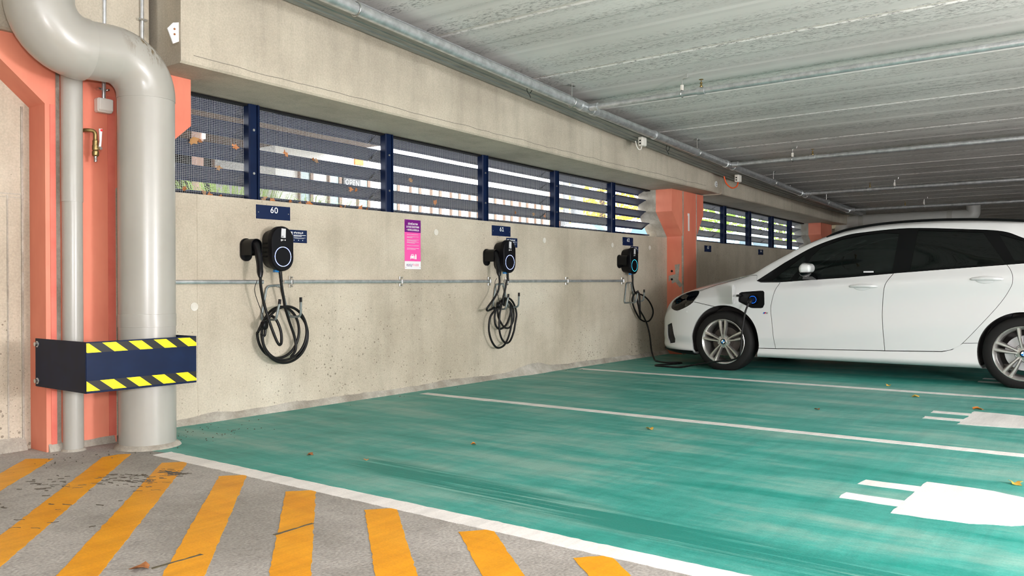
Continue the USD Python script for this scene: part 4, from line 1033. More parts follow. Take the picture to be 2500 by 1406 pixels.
G = 'dry leaves caught in the louvre screen'
GL = 'dry brown leaf caught behind the wire mesh of the louvre'
kinds = ['leaf_brown', 'leaf_tan', 'leaf_orange']
leaf(3.155, 5.035, 1.852, 0.085, M['leaf_tan'], 1, 'large tan leaf stuck to the mesh beside the thick drain pipe', upright=True)
for i, (x, z) in enumerate([(3.10, 1.53), (3.25, 1.524), (3.30, 1.516), (3.375, 1.505), (3.36, 1.70), (3.49, 1.86), (3.21, 1.865), (3.13, 1.99), (3.92, 1.872), (4.17, 1.852), (4.21, 1.848), (4.55, 1.66), (4.60, 1.655), (3.73, 1.518), (3.80, 1.51), (3.95, 1.512), (4.06, 1.51), (4.13, 1.515), (4.44, 1.513), (4.5, 1.51), (4.66, 1.508), (4.72, 1.512), (5.24, 1.80), (5.55, 1.62), (6.72, 1.62), (7.05, 1.62), (7.26, 1.62)]):
    k_ = int(np.searchsorted([3.605, 4.92, 6.18, 7.38, 8.56], x))
    gap = ('left of the first louvre post', 'between the first and second louvre posts', 'between the second and third louvre posts', 'between the third and fourth louvre posts', 'right of the fourth louvre post')[min(k_, 4)]
    lab = f"{('small', 'dry', 'larger')[i % 3]} {('brown', 'tan', 'orange')[i % 3]} leaf {'on the bottom slat' if z < 1.56 else 'caught in the mesh'} {gap}"
    leaf(x, 5.062 if i % 3 else 5.045, z, 0.045 + 0.012 * (i % 3), M[kinds[i % 3]], 10 + i, lab, lab.replace(' leaf', ' leaves'), True)
for x, y, s, m, lab in ((1.41, 2.541, 0.075, 'leaf_brown', 'curled red-brown leaf on the grey floor between yellow stripes'), (2.878, 3.519, 0.05, 'leaf_brown', 'small dark leaf on teal paint near the guard'),
                        (4.636, 2.443, 0.07, 'leaf_yellow', 'pale yellow leaf in the middle of the empty bay'), (3.621, 3.016, 0.05, 'leaf_orange', 'little orange leaf on the teal floor left of the long white line'),
                        (6.723, 0.965, 0.09, 'leaf_orange', 'orange leaf beside the farther white plug symbol'), (4.336, 0.472, 0.075, 'leaf_yellow', 'yellow leaf beside the nearer white plug symbol'),
                        (7.834, 1.80, 0.075, 'leaf_yellow', 'yellow leaf on the floor beside the white car sill'), (7.185, 1.46, 0.075, 'leaf_yellow', 'yellow leaf just short of the white line by the car'),
                        (6.067, 1.868, 0.05, 'leaf_brown', 'dark leaf fragment in the second bay'), (2.974, 3.187, 0.035, 'leaf_tan', 'pale scrap of leaf where the tyre marks begin')):
    leaf(x, y, 0.002, s, M[m], int(x * 1000), lab)
g = []
r = np.random.default_rng(21)
for k in range(130):
    x, y = (r.normal(2.95, 0.22), r.normal(4.52, 0.16)) if k < 60 else (r.normal(2.15, 0.22), r.normal(4.42, 0.12)) if k < 100 else (r.uniform(2.6, 9), r.uniform(4.72, 4.86))
    if y > 4.84 or math.hypot(x - PX, y - PY) < 0.2:
        continue
    s = r.uniform(0.0015, 0.0050)
    b = trimesh.creation.icosphere(0, s); b.apply_transform(np.diag([1, r.uniform(.6, 1.4), .6, 1])); b.apply_translation([x, y, 0.001 + s * 0.4]); g.append(b)
o = obj('floor_grit', cat(*g), M['grit'], None, smooth=False, kind='stuff', label='dark grit and crumbs scattered on the floor along the wall', category='grit')
dirt = []
for cx, cy, sx, sy, n, seed in ((2.02, 3.72, 0.05, 0.10, 60, 5), (1.78, 3.93, 0.08, 0.10, 26, 6), (2.22, 3.72, 0.02, 0.055, 55, 7), (1.62, 3.55, 0.12, 0.2, 14, 8)):
    r = np.random.default_rng(seed)
    for k in range(n):
        c = np.array([r.normal(cx, sx), r.normal(cy, sy)]); a = r.normal(-0.92, 0.35); l = r.uniform(0.004, 0.022)
        p = [c + np.array([math.cos(a), math.sin(a)]) * l * t_ + r.normal(0, 0.003, 2) for t_ in (-1, -0.3, 0.4, 1)]
        dirt.append(sg.LineString(p).buffer(r.uniform(0.001, 0.0045), quad_segs=2))
M['dirt'] = plain('dirt', (0.10, 0.085, 0.065), 0.95)
dm = [prism_z(p, 0.0004, 0.0021) for p in shapely.union_all(dirt).geoms]
obj('floor_dirt', cat(*dm), M['dirt'], None, smooth=False, kind='stuff', label='dark dirt patches over the yellow hatching', category='dirt')

# ------------------------------------------------------------------ the white car: body surface
# s runs rearwards from the front axle, u outwards from the middle, z up; the car stands with its nose to the wall
def crv(pts):
    p = np.array(sorted(pts), float)
    f = PchipInterpolator(p[:, 0], p[:, 1])
    return lambda s: f(np.clip(s, p[0, 0], p[-1, 0]))


TAPER = crv([(-.90, .34), (-.885, .44), (-.85, .535), (-.80, .615), (-.7, .715), (-.6, .78), (-.5, .822), (-.4, .85), (-.2, .877), (0, .886), (.5, .888), (2.6, .888), (2.9, .88), (3.1, .86), (3.3, .80), (3.4, .72), (3.45, .6), (3.48, .42)])
LINES = [  # (u, z) of each feature line, bottom to top
    (crv([(-.9, .80), (3.5, .80)]), crv([(-.9, .20), (-.7, .165), (-.4, .150), (0, .150), (2.4, .150), (2.9, .19), (3.2, .25), (3.48, .34)])),
    (crv([(-.9, .872), (3.5, .872)]), crv([(-.9, .24), (-.7, .215), (-.4, .20), (0, .200), (2.4, .200), (2.9, .24), (3.2, .30), (3.48, .37)])),
    (crv([(-.9, .864), (3.5, .864)]), crv([(-.9, .28), (-.7, .265), (0, .245), (.6, .25), (1.58, .275), (2.05, .29), (2.6, .33), (3.2, .36), (3.48, .40)])),
    (crv([(-.9, .884), (3.5, .884)]), crv([(-.9, .33), (-.7, .35), (0, .35), (.73, .365), (1.13, .433), (1.58, .481), (2.13, .536), (2.7, .58), (3.2, .57), (3.48, .44)])),
    (crv([(-.9, .878), (.4, .868), (1.2, .866), (2.4, .868), (3.0, .874), (3.5, .874)]), crv([(-.9, .37), (-.7, .45), (0, .53), (.73, .60), (1.13, .65), (1.58, .69), (2.13, .74), (2.7, .77), (3.2, .74), (3.48, .48)])),
    (crv([(-.9, .875), (-.3, .885), (3.5, .888)]), crv([(-.9, .42), (-.8, .52), (-.6, .64), (-.3, .715), (.15, .765), (.6, .825), (1.13, .864), (1.58, .886), (2.36, .926), (2.7, .937), (3.2, .93), (3.38, .86), (3.44, .76), (3.48, .52)])),
    (crv([(-.9, .84), (-.5, .83), (-.2, .835), (.1, .845), (.35, .845), (1.2, .836), (2.6, .835), (3.5, .85)]), crv([(-.9, .45), (-.8, .58), (-.65, .69), (-.4, .768), (-.1, .835), (.1, .875), (.35, .905), (.6, .908), (1.2, .951), (1.65, .988), (2.55, 1.05), (2.9, 1.07), (3.2, 1.07), (3.38, .97), (3.44, .85), (3.48, .55)])),
    (crv([(-.9, .80), (-.6, .79), (-.3, .79), (.1, .795), (.35, .81), (.60, .765), (.87, .705), (1.15, .668), (1.74, .652), (2.2, .657), (2.65, .69), (3.0, .75), (3.2, .78), (3.5, .8)]), crv([(-.9, .47), (-.8, .62), (-.65, .735), (-.4, .815), (-.1, .885), (.1, .928), (.35, .962), (.60, 1.11), (.87, 1.268), (1.145, 1.364), (1.35, 1.396), (1.735, 1.417), (2.21, 1.387), (2.495, 1.355), (2.655, 1.29), (2.9, 1.19), (3.1, 1.12), (3.24, 1.085), (3.38, .99), (3.44, .87), (3.48, .57)])),
    (crv([(-.9, .74), (-.6, .72), (-.3, .72), (.1, .73), (.3, .755), (.40, .75), (.60, .705), (.74, .678), (1.1, .622), (1.4, .602), (1.84, .596), (2.3, .602), (2.65, .61), (3.0, .615), (3.2, .62), (3.3, .66), (3.5, .72)]), crv([(-.9, .48), (-.8, .645), (-.65, .755), (-.4, .838), (-.1, .907), (.1, .952), (.28, 1.0), (.40, 1.07), (.60, 1.185), (.74, 1.262), (1.1, 1.388), (1.39, 1.437), (1.84, 1.456), (2.25, 1.445), (2.65, 1.418), (2.9, 1.385), (3.15, 1.33), (3.22, 1.27), (3.3, 1.13), (3.38, 1.01), (3.44, .89), (3.48, .58)])),
    (crv([(-.9, .38), (3.5, .38)]), crv([(-.9, .49), (-.8, .68), (-.7, .755), (-.5, .845), (-.28, .912), (0, .972), (.2, 1.012), (.3, 1.035), (.5, 1.155), (.8, 1.318), (1.05, 1.422), (1.3, 1.472), (1.7, 1.494), (2.1, 1.490), (2.6, 1.455), (3.0, 1.398), (3.18, 1.352), (3.24, 1.29), (3.3, 1.17), (3.38, 1.03), (3.44, .9), (3.48, .59)])),
    (crv([(-.9, 0), (3.5, 0)]), crv([(-.9, .50), (-.8, .695), (-.7, .77), (-.5, .86), (-.28, .926), (0, .986), (.2, 1.022), (.3, 1.046), (.5, 1.166), (.8, 1.328), (1.05, 1.432), (1.3, 1.484), (1.7, 1.507), (2.1, 1.503), (2.6, 1.466), (3.0, 1.408), (3.18, 1.362), (3.24, 1.30), (3.3, 1.18), (3.38, 1.04), (3.44, .91), (3.48, .60)])),
]
CAR_S = np.r_[-.90, -.893, -.885, -.87, -.855, -.835, -.81, -.78, -.75, np.arange(-.71, 3.2, 0.033), 3.21, 3.24, 3.27, 3.30, 3.33, 3.36, 3.39, 3.415, 3.44, 3.455, 3.47, 3.48]


def car_ring(s):
    t = float(TAPER(s)) / .888
    P = [(0.0, float(LINES[0][1](s)) + 0.01)] + [(float(u(s)) * t, float(z(s))) for u, z in LINES]
    P = np.array(P)
    P[-1, 0] = 0
    d = np.r_[0, np.cumsum(np.linalg.norm(np.diff(P, axis=0), axis=1) + 1e-4)]
    q = np.concatenate([np.linspace(a, b, 6, endpoint=False) for a, b in zip(d[:-1], d[1:])] + [[d[-1]]])
    fu, fz = PchipInterpolator(d, P[:, 0]), PchipInterpolator(d, P[:, 1])
    return np.c_[fu(q), fz(q)]


def car_solid():
    half = np.array([car_ring(s) for s in CAR_S])          # stations, points, (u, z)
    ring = np.concatenate([half, (half[:, -2:0:-1]) * [-1, 1]], 1)
    n = ring.shape[1]
    V = np.concatenate([np.c_[r[:, 0], np.full(n, -s), r[:, 1]] for s, r in zip(CAR_S, ring)])
    F = []
    for i in range(len(CAR_S) - 1):
        for k in range(n):
            a, b = i * n + k, i * n + (k + 1) % n
            F += [[a, b, b + n], [a, b + n, a + n]]
    c0, c1 = len(V), len(V) + 1
    V = np.vstack([V, [0, -CAR_S[0], ring[0, :, 1].mean()], [0, -CAR_S[-1], ring[-1, :, 1].mean()]])
    e = (len(CAR_S) - 1) * n
    for k in range(n):
        F += [[c0, (k + 1) % n, k], [c1, e + k, e + (k + 1) % n]]
    m = trimesh.Trimesh(V, F, process=False)
    if m.volume < 0:
        m.invert()
    return m


CAR = car_solid()
CAR_N = np.array(CAR.vertex_normals)


def car_layer(d0, d1):
    """the skin between d0 and d1 metres under the surface"""
    a = m3.Manifold(m3.Mesh(np.asarray(CAR.vertices - CAR_N * d0, np.float32), np.asarray(CAR.faces, np.uint32)))
    b = m3.Manifold(m3.Mesh(np.asarray(CAR.vertices - CAR_N * d1, np.float32), np.asarray(CAR.faces, np.uint32)))
    return a - b

# ------------------------------------------------------------------ the white car: parts
M['car_white'] = usdkit.material(stage, LK + 'car_white_paint', {'p': ('principled_bsdf', {'base_color': (0.66, 0.665, 0.655), 'roughness': 0.38, 'coat_weight': 1.0, 'coat_roughness': 0.04, 'coat_ior': 1.5})}, [], surface='p.BSDF')
M['car_glass'] = usdkit.material(stage, LK + 'car_glass', {'t': ('transparent_bsdf', {'color': (0.30, 0.36, 0.36)}), 'g': ('glossy_bsdf', {'color': (0.9, 0.95, 0.95), 'roughness': 0.01}), 'f': ('fresnel', {'IOR': 1.5}), 'x': ('mix_closure', {})}, [('f.fac', 'x.fac'), ('t.BSDF', 'x.closure1'), ('g.BSDF', 'x.closure2')], surface='x.closure')
M['privacy_glass'] = usdkit.material(stage, LK + 'privacy_glass', {'t': ('transparent_bsdf', {'color': (0.04, 0.045, 0.05)}), 'g': ('glossy_bsdf', {'color': (0.9, 0.95, 0.95), 'roughness': 0.01}), 'f': ('fresnel', {'IOR': 1.5}), 'x': ('mix_closure', {})}, [('f.fac', 'x.fac'), ('t.BSDF', 'x.closure1'), ('g.BSDF', 'x.closure2')], surface='x.closure')
M['lamp_glass'] = usdkit.material(stage, LK + 'lamp_glass', {'t': ('transparent_bsdf', {'color': (0.55, 0.57, 0.58)}), 'g': ('glossy_bsdf', {'roughness': 0.01}), 'f': ('fresnel', {'IOR': 1.5}), 'x': ('mix_closure', {})}, [('f.fac', 'x.fac'), ('t.BSDF', 'x.closure1'), ('g.BSDF', 'x.closure2')], surface='x.closure')
M['tyre'] = plain('tyre_rubber', (0.009, 0.0085, 0.008), 0.7, specular_ior_level=0.25)
M['alloy'] = plain('alloy_wheel', (0.62, 0.60, 0.57), 0.27, 0.85)
M['brake'] = plain('brake_disc', (0.55, 0.55, 0.56), 0.35, 0.8)
M['brake_dark'] = plain('brake_disc_dark', (0.10, 0.085, 0.075), 0.5, 0.5)
M['seat_cloth'] = plain('seat_cloth', (0.02, 0.02, 0.022), 0.85)
M['dash'] = plain('dashboard', (0.015, 0.015, 0.016), 0.6)
M['chrome'] = plain('chrome', (0.75, 0.75, 0.76), 0.12, 1.0)
M['emblem_blue'] = plain('emblem_blue', (0.02, 0.22, 0.55), 0.3)
M['emblem_red'] = plain('emblem_red', (0.65, 0.03, 0.05), 0.4)
M['emblem_violet'] = plain('emblem_violet', (0.06, 0.03, 0.25), 0.4)
M['tail_red'] = plain('tail_red', (0.45, 0.01, 0.012), 0.15)
M['port_glow'] = usdkit.material(stage, LK + 'port_glow', {'e': ('emission', {'color': (0.02, 0.16, 0.8), 'strength': 1.5})}, [], surface='e.emission')

car = thing('white_car', 'white compact people carrier parked nose to the wall, charging cable plugged in', 'car', (9.13, 3.505, 0))


def side(poly, u0=0.25, u1=1.3, left=True, right=True):
    """a side-view outline (s, z) pushed through the body on one or both flanks"""
    p = poly if isinstance(poly, sg.base.BaseGeometry) else sg.Polygon(poly)
    out = []
    for q in (p.geoms if hasattr(p, 'geoms') else [p]):
        y = affinity.affine_transform(q, [-1, 0, 0, 1, 0, 0])
        if left:
            out.append(man(prism_x(y, -u1, -u0)))
        if right:
            out.append(man(prism_x(y, u0, u1)))
    r = out[0]
    for o in out[1:]:
        r = r + o
    return r


def topv(poly, z0, z1):
    return man(prism_z(affinity.affine_transform(sg.Polygon(poly), [0, 1, -1, 0, 0, 0]), z0, z1))


def half(left):
    return man(box(-1.5, -0.0005, -4, 1.5, -0.5, 2) if left else box(0.0005, 1.5, -4, 1.5, -0.5, 2))


def ucyl(s, z, r, u0, u1, n=72):
    c = trimesh.creation.cylinder(r, u1 - u0, sections=n)
    v = c.vertices.copy()
    c.vertices = np.c_[v[:, 2] + (u0 + u1) / 2, -s + v[:, 1], z + v[:, 0]]
    if c.volume < 0:
        c.invert()
    return man(c)


HZ_ = 0.298
WELLS = [(0.005, 0.302, 0.372), (2.672, 0.300, 0.350)]
wells = None
for s_, z_, r_ in WELLS:
    for a, b in ((-1.3, -0.50), (0.50, 1.3)):
        c = ucyl(s_, z_, r_, a, b)
        wells = c if wells is None else wells + c
skin = car_layer(0.0, 0.022) - wells

DLO = [(.340, .928), (.385, .912), (.60, .911), (1.2, .953), (1.65, .990), (2.55, 1.053), (2.85, 1.075), (3.00, 1.10)] + [tuple(q) for q in spline([(2.98, 1.12), (2.90, 1.18), (2.655, 1.284), (2.495, 1.350), (2.21, 1.381), (1.735, 1.411), (1.35, 1.389), (1.145, 1.357), (.87, 1.260), (.60, 1.105)], 5)]
WS = [(.285, -.70), (.235, -.4), (.22, 0), (.235, .4), (.285, .70), (.43, .715), (.74, .642), (1.06, .585), (1.02, .35), (1.0, 0), (1.02, -.35), (1.06, -.585), (.74, -.642), (.43, -.715)]
RW = [(3.215, -.57), (3.205, 0), (3.215, .57), (3.36, .62), (3.37, 0), (3.36, -.62)]
DOOR1 = [(.585, .908), (.545, .82), (.509, .703), (.500, .613), (.523, .422), (.546, .249)]
DOOR2 = [(1.640, .991), (1.578, .884), (1.556, .756), (1.549, .621), (1.558, .46), (1.569, .274)]
DOOR3 = [(2.545, 1.056), (2.580, 1.0), (2.596, .937), (2.576, .851), (2.467, .676), (2.215, .371), (2.128, .31), (2.046, .289)]
DOOR1, DOOR2, DOOR3 = ([tuple(q) for q in spline(d_, 5)] for d_ in (DOOR1, DOOR2, DOOR3))
SILL = [(.37, .245), (.587, .249), (1.572, .273), (2.046, .287)]
belt_ = [(.585, .915), (1.2, .953), (1.64, .990)]
front_door = sg.Polygon(DOOR1 + [(.587, .251), (1.569, .274)] + DOOR2[::-1] + belt_[::-1] + [])
rear_door = sg.Polygon(DOOR2 + [(2.046, .288)] + DOOR3[::-1] + [(1.64, .991)])
fender = sg.Polygon([(-.31, .815), (-.1, .885), (.084, .932), (.25, .985), (.33, .985), (.345, .925), (.385, .910)] + DOOR1 + [(.36, .245), (-.095, .659), (-.335, .707), (-.30, .765)])
bumper = sg.Polygon([(-1, 1.0), (-.63, .745), (-.56, .60), (-.335, .707), (-.095, .659), (-.3, .1), (-1, .05)])
hood = sg.Polygon([(-.70, .76), (-.56, .765), (-.45, .806), (-.305, .823), (-.1, .889), (.084, .937), (.245, .992), (.30, 1.2), (-.70, 1.2)])
rocker = sg.Polygon([(.30, .05), (.30, .245)] + SILL + [(2.128, .31), (2.215, .371), (2.33, .377), (2.42, .377), (2.40, .05)])
rear_bumper = sg.Polygon([(2.85, .05), (2.90, .66), (3.6, .72), (3.6, .05)])
HL = sg.Polygon(spline([(-.66, .640), (-.66, .700), (-.55, .765), (-.448, .805), (-.34, .821), (-.303, .812), (-.310, .765), (-.365, .690), (-.478, .634), (-.58, .610)], 5, closed=True))
INT = sg.Polygon([(-.735, .44), (-.652, .468), (-.598, .300), (-.607, .258), (-.69, .245), (-.73, .30)])
PORT = sg.Polygon([(.177, .800), (.20, .812), (.399, .826), (.428, .824), (.440, .810), (.438, .690), (.420, .655), (.400, .650), (.305, .650), (.285, .656), (.171, .712), (.168, .73)])
cutters = side(DLO) + topv(WS, .85, 1.7) + topv(RW, 1.0, 1.7) + side(HL.buffer(.003)) + side(INT.buffer(0.002))
skin = skin - cutters - side(PORT, right=False)
GAP = .0028


def panel(name, poly, both=True, **kw):
    q = poly.buffer(-GAP)
    pc = skin ^ side(q)
    if both:
        for l in (True, False):
            obj(name, tri(pc ^ half(l)), M['car_white'], car, smooth=32, **kw)
    return side(poly.buffer(GAP * .2))


used = []
hq = skin ^ side(hood.buffer(-GAP), u0=-1.3, u1=1.3, right=False)
rest = skin
obj('bonnet', tri(hq), M['car_white'], car, smooth=32)
rest = rest - side(hood, u0=-1.3, u1=1.3, right=False)
bq = skin ^ side(bumper.buffer(-GAP), u0=-1.3, u1=1.3, right=False)
# the kidney grilles and lower intake are let into the bumper
gr = man(box(0.05, 0.30, 0.6, 1.2, 0.44, 0.60)) + man(box(-0.30, -0.05, 0.6, 1.2, 0.44, 0.60))
low = man(box(-0.42, 0.42, 0.6, 1.2, 0.225, 0.33))
obj('front_bumper', tri(bq - gr - low), M['car_white'], car, smooth=32)
dk = car_layer(0.008, 0.02)
for l in (True, False):
    obj('kidney_grille', tri(dk ^ gr ^ half(l)), M['black_gloss'], car, smooth=32)
obj('lower_intake', tri(dk ^ low), M['black_plastic'], car, smooth=32)
rest = rest - side(bumper, u0=-1.3, u1=1.3, right=False)
for nm, pl in (('fender', fender), ('front_door', front_door), ('rear_door', rear_door), ('side_skirt', rocker)):
    rest = rest - panel(nm, pl)
rb = skin ^ side(rear_bumper.buffer(-GAP), u0=-1.3, u1=1.3, right=False)
obj('rear_bumper', tri(rb), M['car_white'], car, smooth=32)
rest = rest - side(rear_bumper, u0=-1.3, u1=1.3, right=False)
under = man(box(-.79, .79, -2.95, .80, 0, .22))
body = obj('body_shell', tri(rest - under), M['car_white'], car, smooth=32)
# dark inner skin behind the gaps, the floor and the wheel housings
inner = car_layer(0.026, 0.034) - wells - side(sg.Polygon(DLO).buffer(.004)) - topv(WS, .85, 1.7) - topv(RW, 1.0, 1.7)
obj('inner_skin', tri(inner), M['black_matt'], car, smooth=32)
obj('front_splitter', tri((car_layer(-0.012, 0.02) ^ man(box(-.86, .86, .36, .95, .12, .185))) - wells), M['black_plastic'], car, smooth=32)
solid_in = m3.Manifold(m3.Mesh(np.asarray(CAR.vertices - CAR_N * .022, np.float32), np.asarray(CAR.faces, np.uint32)))
for s_, z_, r_ in WELLS:
    for a, b in ((-.90, -.50), (.50, .90)):
        ln = (ucyl(s_, z_, r_ + .010, a, b) - ucyl(s_, z_, r_, a - .1, b + .1)) ^ solid_in
        wall_ = ucyl(s_, z_, r_, *((-.52, -.50) if a < 0 else (.50, .52))) ^ solid_in
        obj('wheel_liner', tri(ln + wall_), M['liner'] if 'liner' in M else M['black_matt'], car, smooth=40)
obj('underbody', tri((man(box(-.80, .80, -3.2, .65, .145, .19)) - wells) ^ solid_in), M['black_matt'], car, smooth=False)

# glazing
tr = (car_layer(.004, .014) ^ side(DLO))
PANES = {'quarter_window': [(.50, .930), (.680, .932), (.815, 1.13), (.79, 1.178)],
         'front_window': [(.750, .942), (1.20, .972), (1.625, 1.004), (1.655, 1.365), (1.50, 1.375), (1.35, 1.362), (1.145, 1.328), (.95, 1.252), (.87, 1.17)],
         'rear_window': [(1.775, 1.020), (2.53, 1.070), (2.345, 1.345), (2.21, 1.358), (1.815, 1.385)],
         'rear_quarter_window': [(2.60, 1.085), (2.85, 1.098), (2.92, 1.115), (2.83, 1.18), (2.65, 1.262), (2.47, 1.322)]}
for nm, pl in PANES.items():
    tr = tr - side(pl)
    gl = car_layer(.007, .0105) ^ side(pl)
    for l in (True, False):
        obj(nm, tri(gl ^ half(l)), M['car_glass'] if nm in ('quarter_window', 'front_window') else M['privacy_glass'], car, smooth=32)
for l in (True, False):
    w = obj('window_surround', tri(tr ^ half(l)), M['black_gloss'], car, smooth=32)
obj('windscreen', tri(car_layer(.004, .008) ^ topv(WS, .85, 1.7)), M['car_glass'], car, smooth=32)
obj('rear_screen', tri(car_layer(.004, .008) ^ topv(RW, 1.0, 1.7)), M['privacy_glass'], car, smooth=32)
# headlights
hb = car_layer(.020, .030) ^ side(HL)
hg = car_layer(.001, .004) ^ side(HL)
for l in (True, False):
    sg_ = -1 if l else 1
    h = obj('headlight', tri(hb ^ half(l)), M['black_gloss'], car, smooth=32, label='dark headlight unit')
    obj('cover_glass', tri(hg ^ half(l)), M['lamp_glass'], h, smooth=32)
    for s_, z_, u_ in ((-.50, .70, .735), (-.415, .745, .765)):
        ln = lathe([(0, -.02), (.030, -.02), (.034, 0), (.030, .006), (.018, .013), (0, .016)], 20).apply_transform(trimesh.transformations.rotation_matrix(sg_ * 0.9, [0, 1, 0])).apply_translation([sg_ * (u_ - .012), -s_, z_])
        obj('projector_lens', ln, M['chrome'], h, smooth=40)
    obj('light_strip', tube(spline([(sg_ * .792, .345, .735), (sg_ * .77, .40, .765), (sg_ * .73, .47, .785)], 6), .006, 8), M['sticker_grey'], h, smooth=60)
ib = car_layer(.016, .03) ^ side(INT)
for l in (True, False):
    obj('corner_intake', tri(ib ^ half(l)), M['black_plastic'], car, smooth=32)
TL = sg.Polygon([(3.02, .93), (3.10, 1.01), (3.30, 1.03), (3.50, .98), (3.50, .80), (3.28, .82)])
tl = car_layer(-.003, .006) ^ side(TL)
for l in (True, False):
    obj('tail_light', tri(tl ^ half(l)), M['tail_red'], car, smooth=32)


def body_u(s, z):
    """outer half width of the body at (s, z)"""
    r = car_ring(s); k = np.argmax(r[:, 0])
    lo, hi = r[:k + 1], r[k:]
    q = np.vstack([lo, hi]); q = q[np.argsort(q[:, 1])] if False else q
    i = np.argmin(np.abs(q[:, 1] - z) + 10 * (q[:, 0] < .4))
    return float(q[i, 0])


# charging port on the left front wing
pt = obj('charging_port', tri((car_layer(.018, .03) ^ side(PORT, right=False)) + ((car_layer(.0, .024) ^ side(PORT, right=False)) - side(PORT.buffer(-.010), right=False))), M['black_plastic'], car, smooth=32, label='black charging socket recess with plug')
a = np.linspace(0, 2 * np.pi, 40)
obj('glow_ring', tube([(-.893, -.322 + .036 * math.cos(t_), .736 + .036 * math.sin(t_)) for t_ in a], .0028, 8, caps=False), M['port_glow'], pt, smooth=60, label='blue glowing ring')
obj('socket_rim', lathe([(.046, -.02), (.052, -.02), (.052, .012), (.046, .012)], 32, 'x').apply_translation([-.875, -.322, .736]), M['black_gloss'], pt, smooth=40)
fz = np.linspace(0, 1, 12)
fo = sg.Polygon([(-.0, .700), (.02, .690), (.17, .695), (.185, .72), (.18, .86), (.165, .885), (.02, .885), (0, .87)])
pl = extrude(fo, .009); v = pl.vertices.copy()
ang = math.radians(70)
cx_ = v[:, 0]; bulge = .010 * np.sin(np.pi * np.clip((v[:, 1] - .69) / .195, 0, 1))
pl.vertices = np.c_[-.912 - cx_ * math.sin(ang) + 0 * bulge, -(.150 - v[:, 2] - bulge + cx_ * math.cos(ang) * .75), v[:, 1]]
pl.fix_normals()
fp2 = obj('port_flap', pl, M['car_white'], car, smooth=32, label='open white flap of the charging port')
obj('hinge_arm', tube(fillet([(-.872, -.20, .775), (-.905, -.19, .775), (-.93, -.17, .775)], .015), .012, 10), M['black_plastic'], fp2, smooth=50)
# mirrors, handles, rails, antenna, wipers, badges
for l in (True, False):
    g_ = -1 if l else 1
    up_pts, lo_pts = [], []
    for (u_, s_, z_, r_) in ((.90, .87, 1.025, .050), (.97, .865, 1.04, .058), (1.045, .88, 1.035, .050), (.93, .915, 1.045, .045), (1.05, .925, 1.04, .04)):
        sp = trimesh.creation.icosphere(2, r_).vertices * [1, .8, 1.0] + [g_ * u_, -s_, z_]
        up_pts.append(sp[sp[:, 2] > .995]); lo_pts.append(sp * [1, 1, .85] + [0, 0, .128])
    mi = obj('door_mirror', tri(m3.Manifold.hull_points(np.vstack(up_pts))), M['car_white'], car, smooth=50, label='white capped door mirror')
    lo = np.vstack([np.c_[p[:, :2] * [1, 1], np.clip(p[:, 2], .955, .996)] for p in lo_pts])
    obj('mirror_base', tri(m3.Manifold.hull_points(lo)), M['black_gloss'], mi, smooth=50)
    obj('mirror_arm', tri(m3.Manifold.hull_points(np.array([[g_ * .83, -.80, .93], [g_ * .83, -.95, .93], [g_ * .83, -.82, .985], [g_ * .83, -.93, .985], [g_ * .93, -.84, .965], [g_ * .93, -.93, .965], [g_ * .93, -.84, .99], [g_ * .93, -.93, .99]]))), M['black_gloss'], mi, smooth=30)
    for s_, z_, nm in ((1.385, .868, 'front'), (2.398, .930, 'rear')):
        path = [(g_ * (body_u(s_ + d_, z_) + o_), -(s_ + d_), z_ + .006 * math.cos(d_ * 12)) for d_, o_ in ((-.125, -.004), (-.10, .012), (-.05, .026), (0, .030), (.06, .028), (.10, .016), (.128, -.004))]
        p_ = spline(path, 5)
        rr = np.interp(np.linspace(0, 1, len(p_)), [0, .12, .4, .75, .9, 1], [.006, .012, .0165, .0165, .013, .006])
        hd = obj('door_handle', tube(p_, rr, 14), M['car_white'], car, smooth=60)
        cupc = trimesh.creation.icosphere(3, 1.0); cupc.apply_transform(np.diag([.010, .075, .034, 1])); cupc.apply_translation([g_ * (body_u(s_ - .01, z_ - .004) + .0), -(s_ - .01), z_ - .004])
        obj('grip_cup', cupc, M['car_white'], hd, smooth=60)
    rp = [(g_ * float(LINES[8][0](s_)), -s_, float(LINES[8][1](s_)) + o_) for s_, o_ in [(.98, -.006), (1.06, .010), (1.2, .018), (1.5, .022), (1.9, .024), (2.3, .024), (2.7, .020), (2.88, .010), (2.96, -.006)]]
    obj('roof_rail', tube(spline(rp, 6), .0125, 12), M['black_gloss'], car, smooth=60)
    bs = tube([(g_ * .40, -.20, 1.005), (g_ * .60, -.262, 1.008), (g_ * .05, -.25, 1.045)], [.006, .009, .005], 8)
    obj('wiper', bs, M['black_matt'], car, smooth=60)
ant = m3.Manifold.hull_points(np.array([[-.025, -2.62, 1.46], [.025, -2.62, 1.46], [-.03, -2.80, 1.44], [.03, -2.80, 1.44], [0, -2.78, 1.515], [0, -2.72, 1.512], [-.006, -2.80, 1.50], [.006, -2.80, 1.50]]))
obj('roof_antenna', tri(ant), M['car_white'], car, smooth=30)
bu = body_u(.44, .60)
bm = obj('wing_badge', wall_text('M', 0, 0, .017, 0, .002).apply_transform(trimesh.transformations.rotation_matrix(-np.pi / 2, [0, 0, 1])).apply_translation([-bu, -.448, .594]), M['galv_dark'], car, smooth=False, label='small letter M badge with three slanted colour bars')
for k, c in enumerate(('emblem_blue', 'emblem_violet', 'emblem_red')):
    pb = sg.Polygon([(.0, 0), (.008, 0), (.017, .017), (.009, .017)])
    q = affinity.translate(affinity.affine_transform(pb, [-1, 0, 0, 1, 0, 0]), -(.418 + .0085 * k), .594)
    obj('badge_bar', prism_x(q, -bu - .002, -bu), M[c], bm, smooth=False)
